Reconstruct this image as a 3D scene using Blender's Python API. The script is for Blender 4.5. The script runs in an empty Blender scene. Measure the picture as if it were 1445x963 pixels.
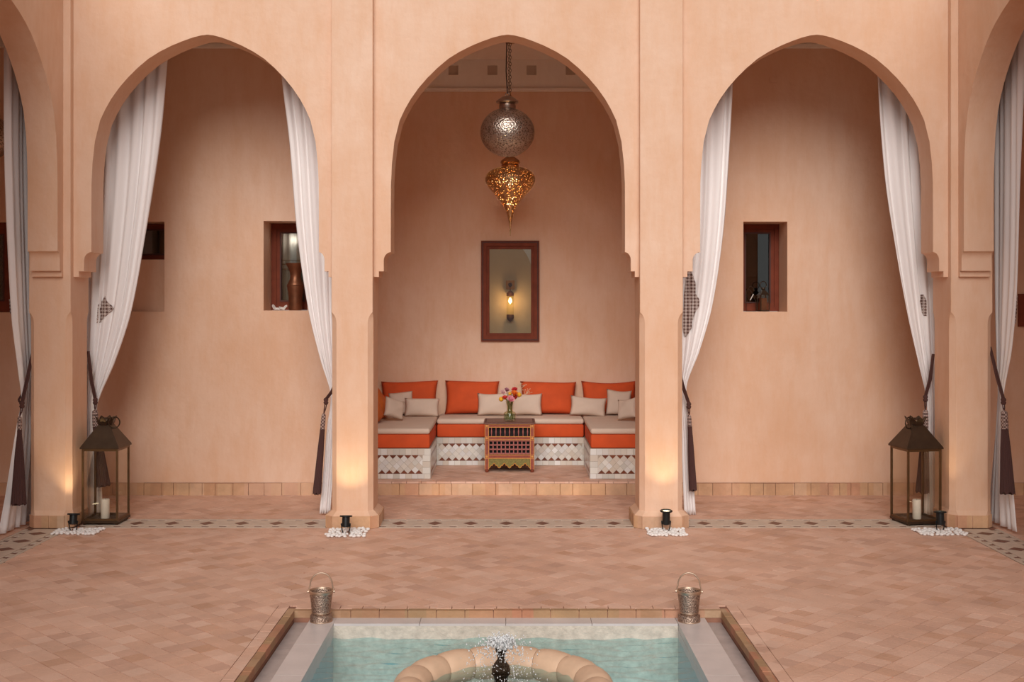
import bpy, bmesh, math, random
from mathutils import Vector, Matrix, Euler
random.seed(7)
R = math.radians
S = bpy.context.scene
col = S.collection

# ------------------------------------------------------------------ camera
F, VX, HY = 1620.0, 722.5, 428.0          # focal length in photo pixels, vanishing point
D, H = 9.53, 1.866                         # camera distance from the arcade, eye height
cd = bpy.data.cameras.new('camera'); cam = bpy.data.objects.new('camera', cd); col.objects.link(cam)
cam.location = (0, -D, H); cam.rotation_euler = (R(90), 0, 0)
cd.sensor_width = 36; cd.lens = 36 * F / 1445; cd.shift_y = -(481.5 - HY) / 1445; cd.clip_end = 200
S.camera = cam
# ------------------------------------------------------------------ sky, exposure
w = bpy.data.worlds.new('world'); S.world = w; w.use_nodes = True
bg = w.node_tree.nodes['Background']; bg.inputs[0].default_value = (1.0, 1.0, 1.0, 1); bg.inputs[1].default_value = .32
vs = S.view_settings
vs.view_transform = 'Standard'; vs.look = 'None'; vs.exposure = 0.23; vs.gamma = 1; vs.use_curve_mapping = False
# hazy high sun behind the photographer, veiled so that it throws only soft shade
sl = bpy.data.lights.new('sun', 'SUN'); sl.energy = 2.2; sl.angle = R(40); sl.color = (1, .97, .93)
so = bpy.data.objects.new('sun', sl); col.objects.link(so)
SEL, SAZ = R(28), R(2.5)
so.rotation_euler = Vector((math.sin(SAZ) * math.cos(SEL), math.cos(SAZ) * math.cos(SEL), -math.sin(SEL))).to_track_quat('-Z', 'Y').to_euler()

def P(px, py, Y):
    d = Y + D
    return Vector(((px - VX) * d / F, Y, H + (HY - py) * d / F))

# ------------------------------------------------------------------ materials
def c8(r, g, b):
    f = lambda v: (v / 255 / 12.92) if v / 255 <= .04045 else ((v / 255 + .055) / 1.055) ** 2.4
    return (f(r), f(g), f(b), 1)
M = {}
def newmat(name):
    m = bpy.data.materials.new(name); m.use_nodes = True; M[name] = m
    nt = m.node_tree; b = nt.nodes['Principled BSDF']
    return m, nt, b
def N(nt, t, **k):
    n = nt.nodes.new(t)
    for a, v in k.items():
        if a in n.inputs.keys() if isinstance(a, str) else False: n.inputs[a].default_value = v
        else: setattr(n, a, v)
    return n
def plain(name, c, rough=.6, metal=0., bump=0., bscale=80, var=0., vscale=6, sheen=0., coord='Object'):
    m, nt, b = newmat(name); L = nt.links
    b.inputs['Base Color'].default_value = c; b.inputs['Roughness'].default_value = rough; b.inputs['Metallic'].default_value = metal
    if sheen: b.inputs['Sheen Weight'].default_value = sheen
    tc = nt.nodes.new('ShaderNodeTexCoord')
    if var:
        n = nt.nodes.new('ShaderNodeTexNoise'); n.inputs['Scale'].default_value = vscale; n.inputs['Detail'].default_value = 6
        L.new(tc.outputs[coord], n.inputs['Vector'])
        h = nt.nodes.new('ShaderNodeHueSaturation'); h.inputs['Color'].default_value = c
        mr = nt.nodes.new('ShaderNodeMapRange'); mr.inputs[1].default_value = .3; mr.inputs[2].default_value = .7
        mr.inputs[3].default_value = 1 - var; mr.inputs[4].default_value = 1 + var
        L.new(n.outputs[0], mr.inputs[0]); L.new(mr.outputs[0], h.inputs['Value']); L.new(h.outputs[0], b.inputs['Base Color'])
    if bump:
        n = nt.nodes.new('ShaderNodeTexNoise'); n.inputs['Scale'].default_value = bscale; n.inputs['Detail'].default_value = 4
        L.new(tc.outputs[coord], n.inputs['Vector'])
        bp = nt.nodes.new('ShaderNodeBump'); bp.inputs['Strength'].default_value = bump; bp.inputs['Distance'].default_value = .01
        L.new(n.outputs[0], bp.inputs['Height']); L.new(bp.outputs[0], b.inputs['Normal'])
    return m
def plaster(name, ca, cb, cc, rough=.62):
    """polished lime plaster: clouds of two tones, trowel marks, vertical wash"""
    m, nt, b = newmat(name); L = nt.links
    g = nt.nodes.new('ShaderNodeNewGeometry')
    n1 = nt.nodes.new('ShaderNodeTexNoise'); n1.inputs['Scale'].default_value = 1.1; n1.inputs['Detail'].default_value = 7; n1.inputs['Roughness'].default_value = .62
    L.new(g.outputs['Position'], n1.inputs['Vector'])
    r1 = nt.nodes.new('ShaderNodeValToRGB'); r1.color_ramp.elements[0].position = .32; r1.color_ramp.elements[1].position = .68
    r1.color_ramp.elements[0].color = ca; r1.color_ramp.elements[1].color = cb
    L.new(n1.outputs[0], r1.inputs[0])
    mp = nt.nodes.new('ShaderNodeMapping'); mp.inputs['Scale'].default_value = (9, 9, 2.2)
    L.new(g.outputs['Position'], mp.inputs[0])
    n2 = nt.nodes.new('ShaderNodeTexNoise'); n2.inputs['Scale'].default_value = 1; n2.inputs['Detail'].default_value = 8; n2.inputs['Roughness'].default_value = .7
    L.new(mp.outputs[0], n2.inputs['Vector'])
    mr = nt.nodes.new('ShaderNodeMapRange'); mr.inputs[1].default_value = .42; mr.inputs[2].default_value = .78; mr.inputs[3].default_value = 0; mr.inputs[4].default_value = .55
    L.new(n2.outputs[0], mr.inputs[0])
    mx = nt.nodes.new('ShaderNodeMix'); mx.data_type = 'RGBA'
    L.new(mr.outputs[0], mx.inputs['Factor']); L.new(r1.outputs[0], mx.inputs['A']); mx.inputs['B'].default_value = cc
    L.new(mx.outputs['Result'], b.inputs['Base Color'])
    b.inputs['Roughness'].default_value = rough
    n3 = nt.nodes.new('ShaderNodeTexNoise'); n3.inputs['Scale'].default_value = 14; n3.inputs['Detail'].default_value = 6
    L.new(g.outputs['Position'], n3.inputs['Vector'])
    bp = nt.nodes.new('ShaderNodeBump'); bp.inputs['Strength'].default_value = .35; bp.inputs['Distance'].default_value = .012
    L.new(n3.outputs[0], bp.inputs['Height']); L.new(bp.outputs[0], b.inputs['Normal'])
    return m
plaster('plaster', c8(223, 178, 146), c8(233, 196, 170), c8(218, 164, 122))
plaster('plaster_ceiling', c8(240, 226, 212), c8(244, 232, 220), c8(234, 216, 200), .8)
plaster('plaster_room', c8(206, 186, 152), c8(212, 194, 162), c8(200, 178, 142))
plain('plaster_white', c8(235, 228, 215), .8, var=.04)

TP = .112                                  # terracotta tile pitch
def tile_mat(name, cols, pitch=TP, diag=True, rough=.6, cloud=.35):
    m, nt, b = newmat(name); L = nt.links
    g = nt.nodes.new('ShaderNodeNewGeometry')
    k = .70710678 / pitch
    def dot(v):
        d = nt.nodes.new('ShaderNodeVectorMath'); d.operation = 'DOT_PRODUCT'; d.inputs[1].default_value = v
        L.new(g.outputs['Position'], d.inputs[0]); f = nt.nodes.new('ShaderNodeMath'); f.operation = 'FLOOR'; L.new(d.outputs['Value'], f.inputs[0]); return f.outputs[0]
    a = dot((k, k, 0) if diag else (1 / pitch, 0, 0)); c = dot((-k, k, 0) if diag else (0, 1 / pitch, 0))
    cx = nt.nodes.new('ShaderNodeCombineXYZ'); L.new(a, cx.inputs[0]); L.new(c, cx.inputs[1])
    wn = nt.nodes.new('ShaderNodeTexWhiteNoise'); wn.noise_dimensions = '2D'; L.new(cx.outputs[0], wn.inputs['Vector'])
    rp = nt.nodes.new('ShaderNodeValToRGB'); e = rp.color_ramp.elements
    e[0].color = cols[0]; e[1].color = cols[-1]
    for i, cc in enumerate(cols[1:-1]): x = e.new((i + 1) / (len(cols) - 1)); x.color = cc
    L.new(wn.outputs['Value'], rp.inputs[0])
    n = nt.nodes.new('ShaderNodeTexNoise'); n.inputs['Scale'].default_value = 2.2; n.inputs['Detail'].default_value = 7; n.inputs['Roughness'].default_value = .65
    L.new(g.outputs['Position'], n.inputs['Vector'])
    mr = nt.nodes.new('ShaderNodeMapRange'); mr.inputs[1].default_value = .3; mr.inputs[2].default_value = .7; mr.inputs[3].default_value = 1 - cloud; mr.inputs[4].default_value = 1 + cloud * .5
    L.new(n.outputs[0], mr.inputs[0])
    h = nt.nodes.new('ShaderNodeHueSaturation'); L.new(rp.outputs[0], h.inputs['Color']); L.new(mr.outputs[0], h.inputs['Value'])
    n4 = nt.nodes.new('ShaderNodeTexNoise'); n4.inputs['Scale'].default_value = 1.1; n4.inputs['Detail'].default_value = 5
    L.new(g.outputs['Position'], n4.inputs['Vector'])
    mr4 = nt.nodes.new('ShaderNodeMapRange'); mr4.inputs[1].default_value = .5; mr4.inputs[2].default_value = .75; mr4.inputs[4].default_value = .45
    L.new(n4.outputs[0], mr4.inputs[0])
    mx = nt.nodes.new('ShaderNodeMix'); mx.data_type = 'RGBA'; L.new(mr4.outputs[0], mx.inputs['Factor']); L.new(h.outputs[0], mx.inputs['A']); mx.inputs['B'].default_value = c8(216, 180, 160)
    L.new(mx.outputs['Result'], b.inputs['Base Color']); b.inputs['Roughness'].default_value = rough
    n3 = nt.nodes.new('ShaderNodeTexNoise'); n3.inputs['Scale'].default_value = 45; n3.inputs['Detail'].default_value = 4
    L.new(g.outputs['Position'], n3.inputs['Vector'])
    bp = nt.nodes.new('ShaderNodeBump'); bp.inputs['Strength'].default_value = .5; bp.inputs['Distance'].default_value = .006
    L.new(n3.outputs[0], bp.inputs['Height']); L.new(bp.outputs[0], b.inputs['Normal'])
tile_mat('terracotta', [c8(206, 158, 130), c8(225, 181, 157), c8(219, 173, 148), c8(230, 190, 168), c8(224, 180, 156), c8(206, 162, 140)], cloud=.17)
plain('terracotta_joint', c8(150, 104, 84), .9, var=.35, vscale=3)
tile_mat('brick_tan', [c8(206, 158, 118), c8(216, 172, 132), c8(200, 150, 112), c8(220, 180, 146), c8(206, 150, 116)], pitch=.13, diag=False, cloud=.3)
tile_mat('brick_mossy', [c8(178, 138, 102), c8(168, 134, 98), c8(190, 128, 98), c8(184, 148, 114)], pitch=.13, diag=False, cloud=.3)
def zellige(name, cols):
    """glazed tile, tone differs from piece to piece"""
    m, nt, b = newmat(name); L = nt.links
    oi = nt.nodes.new('ShaderNodeObjectInfo'); rp = nt.nodes.new('ShaderNodeValToRGB'); e = rp.color_ramp.elements
    e[0].color = cols[0]; e[1].color = cols[-1]
    for i, cc in enumerate(cols[1:-1]): x = e.new((i + 1) / (len(cols) - 1)); x.color = cc
    L.new(oi.outputs['Random'], rp.inputs[0]); L.new(rp.outputs[0], b.inputs['Base Color']); b.inputs['Roughness'].default_value = .28
zellige('zellige_white', [c8(196, 190, 180), c8(224, 219, 210), c8(206, 192, 176), c8(214, 210, 206), c8(232, 229, 224)])
zellige('zellige_brown', [c8(110, 58, 36), c8(128, 68, 44), c8(98, 50, 34)])
plain('grout', c8(176, 160, 144), .9)
plain('marble_strip', c8(206, 186, 168), .5, var=.08, vscale=14)
plain('mosaic_brown', c8(118, 78, 62), .5, var=.12, vscale=20)
plain('marble_grey', c8(208, 196, 192), .35, var=.06, vscale=7, bump=.12, bscale=30)
plain('marble_wet', c8(176, 162, 158), .3, var=.12, vscale=12, bump=.2, bscale=40)
plain('pool_stone', c8(208, 194, 178), .6, var=.16, vscale=22, bump=.5, bscale=60)
plain('reflection_grey', c8(112, 120, 122), .5, var=.1, vscale=9)
plain('pool_floor', c8(92, 192, 222), .6, var=.06, vscale=5)
plain('fountain_stone', c8(222, 186, 156), .42, var=.1, vscale=9, bump=.1, bscale=25)
plain('wood', c8(122, 58, 38), .65, var=.14, vscale=12); M['wood'].node_tree.nodes['Principled BSDF'].inputs['Specular IOR Level'].default_value = .2
plain('wood_dark', c8(78, 38, 28), .65, var=.12, vscale=12)
plain('cloth_white', c8(250, 243, 241), .9, bump=.08, bscale=300)
m = M['cloth_white']; nt = m.node_tree; b = nt.nodes['Principled BSDF']
tl = nt.nodes.new('ShaderNodeBsdfTranslucent'); tl.inputs[0].default_value = c8(245, 236, 232); mx = nt.nodes.new('ShaderNodeMixShader'); mx.inputs[0].default_value = .08
nt.links.new(b.outputs[0], mx.inputs[1]); nt.links.new(tl.outputs[0], mx.inputs[2]); nt.links.new(mx.outputs[0], nt.nodes['Material Output'].inputs[0])
plain('orange_velvet', c8(206, 80, 32), .85, var=.09, vscale=7)
plain('orange_cotton', c8(214, 110, 40), .85, var=.05, vscale=6)
plain('pale_linen', c8(214, 190, 172), .9, bump=.15, bscale=400, var=.03, vscale=10)
plain('rope', c8(82, 50, 44), .9, bump=.4, bscale=250)
plain('tassel', c8(80, 50, 46), .9, bump=.6, bscale=180)
plain('bronze', c8(82, 66, 52), .45, .85, var=.18, vscale=9)
plain('bronze_edge', c8(112, 88, 62), .4, .9, var=.12, vscale=14)
plain('black_metal', c8(28, 30, 31), .45, .3)
plain('copper', c8(136, 90, 66), .45, .85, var=.2, vscale=10)
plain('candle_wax', c8(232, 222, 210), .5)
plain('pebble', c8(236, 230, 226), .6, var=.06, vscale=30)
plain('unlit_dark', c8(26, 20, 18), .9)  # near-black colour standing in for unlit depth behind openings
plain('gold_paint', c8(206, 140, 66), .5, var=.12, vscale=40)
plain('red_paint', c8(140, 62, 40), .55, var=.2, vscale=50)
plain('mauve_paint', c8(160, 92, 84), .6, var=.15, vscale=40)
plain('green_paint', c8(120, 108, 48), .6, var=.35, vscale=90)
plain('table_top_paint', c8(112, 74, 62), .5, var=.2, vscale=40)
plain('stem_green', c8(96, 104, 46), .6)
plain('twig', c8(214, 184, 150), .8)
plain('shade_stripe_grey', c8(196, 174, 156), .9)  # blind stripes; also stands in for shade in the frieze recesses
plain('paper', c8(216, 206, 198), .8)
plain('cord_black', c8(24, 20, 20), .6)
for nm, cc in dict(yellow=(236, 176, 40), orange=(238, 120, 40), red=(208, 44, 52), pink=(238, 156, 170), mauve=(178, 116, 126), pale=(232, 190, 186), coral=(228, 74, 62)).items():
    plain('petal_' + nm, c8(*cc), .7, bump=.5, bscale=160)

def glassy(name, tint, ior=1.45, rough=.0, bump=None):
    m, nt, b = newmat(name); L = nt.links; nt.nodes.remove(b)
    out = nt.nodes['Material Output']
    lw = nt.nodes.new('ShaderNodeLayerWeight'); lw.inputs[0].default_value = .5
    f0 = ((ior - 1) / (ior + 1)) ** 2
    pw = nt.nodes.new('ShaderNodeMath'); pw.operation = 'POWER'; pw.inputs[1].default_value = 5; L.new(lw.outputs['Facing'], pw.inputs[0])
    fr = nt.nodes.new('ShaderNodeMath'); fr.operation = 'MULTIPLY_ADD'; fr.inputs[1].default_value = 1 - f0; fr.inputs[2].default_value = f0; L.new(pw.outputs[0], fr.inputs[0])
    t = nt.nodes.new('ShaderNodeBsdfTransparent'); t.inputs[0].default_value = tint
    g = nt.nodes.new('ShaderNodeBsdfGlossy'); g.inputs['Roughness'].default_value = rough
    mx = nt.nodes.new('ShaderNodeMixShader'); L.new(fr.outputs[0], mx.inputs[0]); L.new(t.outputs[0], mx.inputs[1]); L.new(g.outputs[0], mx.inputs[2])
    L.new(mx.outputs[0], out.inputs[0])
    if bump:
        geo = nt.nodes.new('ShaderNodeNewGeometry')
        mp = nt.nodes.new('ShaderNodeMapping'); mp.inputs['Scale'].default_value = bump[2]; L.new(geo.outputs['Position'], mp.inputs[0])
        n = nt.nodes.new('ShaderNodeTexNoise'); n.inputs['Scale'].default_value = bump[0]; n.inputs['Detail'].default_value = 4; n.inputs['Distortion'].default_value = .6
        L.new(mp.outputs[0], n.inputs['Vector'])
        bp = nt.nodes.new('ShaderNodeBump'); bp.inputs['Strength'].default_value = bump[1]; bp.inputs['Distance'].default_value = .06
        L.new(n.outputs[0], bp.inputs['Height']); L.new(bp.outputs[0], g.inputs['Normal'])
glassy('glass', (.975, .965, .935, 1))
glassy('window_glass', (.6, .6, .55, 1), 2.0)
glassy('vase_glass', (.93, .92, .82, 1), 1.5)
glassy('water', (.80, .95, .97, 1), 1.33, .02, (30, .35, (1, 1.6, 1)))

def pierced(name, cbase, chole, metal_rough, scale, hole=.16, coord='Object'):
    """sheet metal hammered and pierced with pin holes that let light through"""
    m, nt, b = newmat(name); L = nt.links; out = nt.nodes['Material Output']
    b.inputs['Base Color'].default_value = cbase; b.inputs['Metallic'].default_value = .95; b.inputs['Roughness'].default_value = metal_rough
    tc = nt.nodes.new('ShaderNodeTexCoord')
    v = nt.nodes.new('ShaderNodeTexVoronoi'); v.inputs['Scale'].default_value = scale; L.new(tc.outputs[coord], v.inputs['Vector'])
    lt = nt.nodes.new('ShaderNodeMath'); lt.operation = 'LESS_THAN'; lt.inputs[1].default_value = hole; L.new(v.outputs['Distance'], lt.inputs[0])
    tr = nt.nodes.new('ShaderNodeBsdfTransparent'); mx = nt.nodes.new('ShaderNodeMixShader')
    L.new(lt.outputs[0], mx.inputs[0]); L.new(b.outputs[0], mx.inputs[1]); L.new(tr.outputs[0], mx.inputs[2]); L.new(mx.outputs[0], out.inputs[0])
    rp = nt.nodes.new('ShaderNodeValToRGB'); rp.color_ramp.elements[0].color = chole; rp.color_ramp.elements[1].color = cbase
    rp.color_ramp.elements[0].position = .2; rp.color_ramp.elements[1].position = .5
    L.new(v.outputs['Distance'], rp.inputs[0]); L.new(rp.outputs[0], b.inputs['Base Color'])
    bp = nt.nodes.new('ShaderNodeBump'); bp.inputs['Strength'].default_value = .55; bp.inputs['Distance'].default_value = .006
    L.new(v.outputs['Distance'], bp.inputs['Height']); L.new(bp.outputs[0], b.inputs['Normal'])
pierced('pierced_silver', c8(178, 162, 150), c8(92, 76, 66), .34, 62, .13)
pierced('pierced_brass', c8(200, 164, 120), c8(120, 78, 44), .3, 68, .2)
pierced('bucket_metal', c8(188, 164, 148), c8(110, 88, 76), .5, 130, .1)
plain('lamp_metal', c8(160, 138, 124), .28, .95)
plain('lamp_brass', c8(184, 138, 98), .28, .95)
plain('bucket_band', c8(200, 174, 152), .42, .9, var=.15, vscale=20)
def emit(name, c, s):
    m, nt, b = newmat(name); b.inputs['Base Color'].default_value = c; b.inputs['Emission Color'].default_value = c; b.inputs['Emission Strength'].default_value = s
emit('lens_glow', (1, .82, .5, 1), 6)
emit('bulb_glow', (1, .62, .25, 1), 9)
emit('bulb_warm', (1, .7, .35, 1), 12)
m, nt, b = newmat('amber_glass'); b.inputs['Base Color'].default_value = c8(190, 90, 40); b.inputs['Transmission Weight'].default_value = .85; b.inputs['Roughness'].default_value = .15
# water foam
m, nt, b = newmat('water_foam'); b.inputs['Base Color'].default_value = (.95, .96, .97, 1); b.inputs['Roughness'].default_value = .15; b.inputs['Transmission Weight'].default_value = .3
m, nt, b = newmat('wet_bronze'); b.inputs['Base Color'].default_value = c8(58, 46, 34); b.inputs['Metallic'].default_value = .7; b.inputs['Roughness'].default_value = .18
n = nt.nodes.new('ShaderNodeTexNoise'); n.inputs['Scale'].default_value = 40; bp = nt.nodes.new('ShaderNodeBump'); bp.inputs['Strength'].default_value = .6; bp.inputs['Distance'].default_value = .01
nt.links.new(n.outputs[0], bp.inputs['Height']); nt.links.new(bp.outputs[0], b.inputs['Normal'])
# lace embroidery: lattice of white medallions on brown ground, in UV
m, nt, b = newmat('lace'); L = nt.links
uv = nt.nodes.new('ShaderNodeUVMap'); v = nt.nodes.new('ShaderNodeTexVoronoi'); v.inputs['Scale'].default_value = 1; v.inputs['Randomness'].default_value = 0
v.distance = 'MANHATTAN'; L.new(uv.outputs[0], v.inputs['Vector'])
rp = nt.nodes.new('ShaderNodeValToRGB'); rp.color_ramp.interpolation = 'CONSTANT'; e = rp.color_ramp.elements
e[0].color = c8(92, 62, 56); e[1].position = .14; e[1].color = c8(228, 214, 206)
x = e.new(.36); x.color = c8(92, 62, 56); x = e.new(.50); x.color = c8(210, 190, 180)
x = e.new(.62); x.color = c8(92, 62, 56)
L.new(v.outputs['Distance'], rp.inputs[0]); L.new(rp.outputs[0], b.inputs['Base Color']); b.inputs['Roughness'].default_value = .9

# ------------------------------------------------------------------ mesh helpers
class MB:
    def __init__(s): s.v = []; s.f = []; s.uv = None
    def add(s, vs, fs, mat=None):
        o = len(s.v); s.v += [tuple((mat @ Vector(p)) if mat else p) for p in vs]; s.f += [tuple(i + o for i in f) for f in fs]; return s
    def box(s, x0, x1, y0, y1, z0, z1, mat=None):
        return s.add([(x0, y0, z0), (x1, y0, z0), (x1, y1, z0), (x0, y1, z0), (x0, y0, z1), (x1, y0, z1), (x1, y1, z1), (x0, y1, z1)],
                     [(0, 3, 2, 1), (4, 5, 6, 7), (0, 1, 5, 4), (1, 2, 6, 5), (2, 3, 7, 6), (3, 0, 4, 7)], mat)
    def rbox(s, x0, x1, y0, y1, z0, z1, r, seg=2, mat=None):
        bm = bmesh.new(); bmesh.ops.create_cube(bm, size=1)
        for v in bm.verts: v.co = Vector(((x0 + x1) / 2 + v.co.x * (x1 - x0), (y0 + y1) / 2 + v.co.y * (y1 - y0), (z0 + z1) / 2 + v.co.z * (z1 - z0)))
        bmesh.ops.bevel(bm, geom=list(bm.edges), offset=r, segments=seg, affect='EDGES', profile=.5)
        bm.verts.ensure_lookup_table()
        s.add([tuple(v.co) for v in bm.verts], [tuple(v.index for v in f.verts) for f in bm.faces], mat); bm.free(); return s
    def lathe(s, prof, n=24, mat=None, cap=True):
        vs, fs = [], []
        for r, z in prof:
            for k in range(n): a = 2 * math.pi * k / n; vs.append((r * math.cos(a), r * math.sin(a), z))
        for i in range(len(prof) - 1):
            for k in range(n):
                k2 = (k + 1) % n; fs.append((i * n + k, i * n + k2, (i + 1) * n + k2, (i + 1) * n + k))
        if cap:
            if prof[0][0] > 1e-5: fs.append(tuple(range(n - 1, -1, -1)))
            if prof[-1][0] > 1e-5: fs.append(tuple((len(prof) - 1) * n + k for k in range(n)))
        return s.add(vs, fs, mat)
    def tube(s, pts, r, n=8, mat=None, closed=False):
        pts = [Vector(p) for p in pts]; vs, fs = [], []; m = len(pts)
        rr = r if isinstance(r, (list, tuple)) else [r] * m
        up = Vector((.13, .27, .95))
        for i, p in enumerate(pts):
            t = (pts[(i + 1) % m] - pts[i - 1]) if closed else (pts[min(i + 1, m - 1)] - pts[max(i - 1, 0)])
            t.normalize(); a = t.cross(up)
            if a.length < 1e-3: a = t.cross(Vector((1, 0, 0)))
            a.normalize(); b = t.cross(a)
            for k in range(n):
                q = 2 * math.pi * k / n; vs.append(tuple(p + (a * math.cos(q) + b * math.sin(q)) * rr[i]))
        for i in range(m if closed else m - 1):
            j = (i + 1) % m
            for k in range(n): k2 = (k + 1) % n; fs.append((i * n + k, i * n + k2, j * n + k2, j * n + k))
        if not closed: fs += [tuple(range(n)), tuple((m - 1) * n + k for k in range(n - 1, -1, -1))]
        return s.add(vs, fs, mat)
    def prism(s, poly, z0, z1, mat=None):
        """polygon in x,y extruded in z"""
        n = len(poly)
        vs = [(p[0], p[1], z0) for p in poly] + [(p[0], p[1], z1) for p in poly]
        fs = [tuple(range(n - 1, -1, -1)), tuple(range(n, 2 * n))] + [(i, (i + 1) % n, n + (i + 1) % n, n + i) for i in range(n)]
        return s.add(vs, fs, mat)
    def mesh(s, name, mat, smooth=None):
        me = bpy.data.meshes.new(name); me.from_pydata(s.v, [], s.f)
        if mat: me.materials.append(M[mat])
        bm = bmesh.new(); bm.from_mesh(me); bmesh.ops.recalc_face_normals(bm, faces=bm.faces); bm.to_mesh(me); bm.free()
        if smooth is not None:
            me.polygons.foreach_set('use_smooth', [True] * len(me.polygons)); me.set_sharp_from_angle(angle=R(smooth))
        me.update(); return me
    def build(s, name, mat, parent=None, smooth=None, loc=None, rot=None):
        return link(name, s.mesh(name, mat, smooth), parent, loc, rot)
def link(name, me, parent=None, loc=None, rot=None):
    o = bpy.data.objects.new(name, me); col.objects.link(o)
    if parent: o.parent = parent
    if loc is not None: o.location = loc
    if rot is not None: o.rotation_euler = rot
    return o
def tag(o, label, cat, group=None):
    o['label'] = label; o['category'] = cat
    if group: o['group'] = group
    return o
def thing(name, label, cat, loc=(0, 0, 0), rot=(0, 0, 0), group=None):
    o = link(name, None, None, loc, rot); o.empty_display_size = .1; return tag(o, label, cat, group)
def struct(o): o['kind'] = 'structure'; return o
def T(x=0, y=0, z=0, rz=0, rx=0, ry=0): return Matrix.Translation((x, y, z)) @ Euler((rx, ry, rz)).to_matrix().to_4x4()

# ================================================================== THE SETTING
ZT = 4.95                                   # top of the courtyard walls
PR = .065                                  # pilasters stand proud of the arch panels by this
PT = .28                                   # thickness of an arch panel
PIERW = [(-4.01, -3.665), (-1.499, -1.156), (1.062, 1.419), (3.644, 3.99)]
ARCHES = [(-3.516, -1.614, -2.545), (-1.013, .945, -.034), (1.573, 3.519, 2.548)]
PROF = [(165, 300), (164.8, 260), (163.5, 232), (160, 200), (152.5, 170), (145, 154), (137, 140), (126, 124.5), (114, 110.5), (100, 96.5), (84, 83), (68, 73), (51, 64.5), (36, 58.3), (21, 53), (9, 50), (0, 49)]
def zz(y): return H + (HY - y) / 168.8
def bay_curve(e0, a0, a1, e1, apex, hs=1.0):
    """lower outline of an arch panel from pier edge e0 to pier edge e1; arch opening a0..a1"""
    def side(e, a, sg):
        c = abs(a - e); o = []
        k = c / .148
        o += [(0, 2.085), (.046 * k, 2.085), (.046 * k, 2.132), (.088 * k, 2.132), (.088 * k, 2.222)]
        r = c - .088 * k
        for i in range(1, 9): q = R(90) * i / 8; o.append((c - r * math.cos(q), 2.222 + .07 * math.sin(q)))
        return [(e + sg * x, z) for x, z in o]
    L = side(e0, a0, 1); Rr = side(e1, a1, -1)
    half = apex - a0; half2 = a1 - apex
    zs = lambda y: 2.3 + (zz(y) - 2.3) * hs
    L += [(apex - half * x / 165, zs(y)) for x, y in PROF]
    Rr += [(apex + half2 * x / 165, zs(y)) for x, y in PROF[:-1]]
    return L + Rr[::-1]
def panel(mb, curve, y0, y1, tf):
    """arch panel: curve of (along, z); tf maps (along, depth, z) to a world point"""
    n = len(curve); vs = []
    for (x, z) in curve: vs += [tf(x, y0, z), tf(x, y0, ZT), tf(x, y1, z), tf(x, y1, ZT)]
    fs = []
    for i in range(n - 1):
        a, b = 4 * i, 4 * (i + 1)
        if abs(curve[i + 1][0] - curve[i][0]) > 1e-6:
            fs += [(a, b, b + 1, a + 1), (a + 2, a + 3, b + 3, b + 2), (a + 1, b + 1, b + 3, a + 3)]
        fs.append((a, a + 2, b + 2, b))
    mb.add(vs, fs)
def pier_mesh(wx, wy):
    """square post with stop-chamfered shaft, local origin at floor, front-left corner 0,0"""
    def ring(g, c, z):
        x0, x1, y0, y1 = -g, wx + g, -g, wy + g
        return [(x0 + c, y0, z), (x1 - c, y0, z), (x1, y0 + c, z), (x1, y1 - c, z), (x1 - c, y1, z), (x0 + c, y1, z), (x0, y1 - c, z), (x0, y0 + c, z)]
    lv = [(.0, .042, 0), (.0, .042, 1.70), (0, .04, 1.72), (0, .034, 1.745), (0, .022, 1.768), (0, .004, 1.79), (0, .003, ZT)]
    mb = MB(); vs = []; fs = []
    for g, c, z in lv: vs += ring(g, c, z)
    for i in range(len(lv) - 1):
        for k in range(8): k2 = (k + 1) % 8; fs.append((i * 8 + k, i * 8 + k2, i * 8 + 8 + k2, i * 8 + 8 + k))
    fs += [tuple(range(7, -1, -1)), tuple((len(lv) - 1) * 8 + k for k in range(8))]
    return mb.add(vs, fs)
def pier(parent, x0, x1, y0, y1, g=.045):
    p = pier_mesh(x1 - x0, y1 - y0).build('pier', 'plaster', parent, loc=(x0, y0, 0))
    # sloping plinth cap and the plinth bricks
    wx, wy = x1 - x0, y1 - y0
    def octo(g, c, z): return [(-g + c, -g, z), (wx + g - c, -g, z), (wx + g, -g + c, z), (wx + g, wy + g - c, z), (wx + g - c, wy + g, z), (-g + c, wy + g, z), (-g, wy + g - c, z), (-g, -g + c, z)]
    mb = MB(); a = octo(g - .002, .062, .0); b = octo(g - .002, .062, .104); c = octo(.002, .044, .142)
    vs = a + b + c; fs = [(i * 8 + k, i * 8 + (k + 1) % 8, i * 8 + 8 + (k + 1) % 8, i * 8 + 8 + k) for i in range(2) for k in range(8)]
    mb.add(vs, fs + [tuple(range(16, 24))]).build('plinth', 'plaster', p)
    o = octo(g + .006, .062, 0)
    for k in range(8):
        A, B = Vector(o[k]), Vector(o[(k + 1) % 8]); d = (B - A); ln = d.length
        n = 2 if ln > .2 else 1; t = d.normalized(); nn = Vector((t.y, -t.x, 0))
        for i in range(n):
            q0 = A + d * (i / n) + t * .003; q1 = A + d * ((i + 1) / n) - t * .003
            hgt = .102 + random.uniform(-.003, .003); th = .014
            bb = MB(); I0 = q0 - nn * th; I1 = q1 - nn * th
            bb.prism([(q0.x, q0.y), (q1.x, q1.y), (I1.x, I1.y), (I0.x, I0.y)], .0, hgt)
            bb.build('brick', 'brick_tan', p)
    return p
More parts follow.
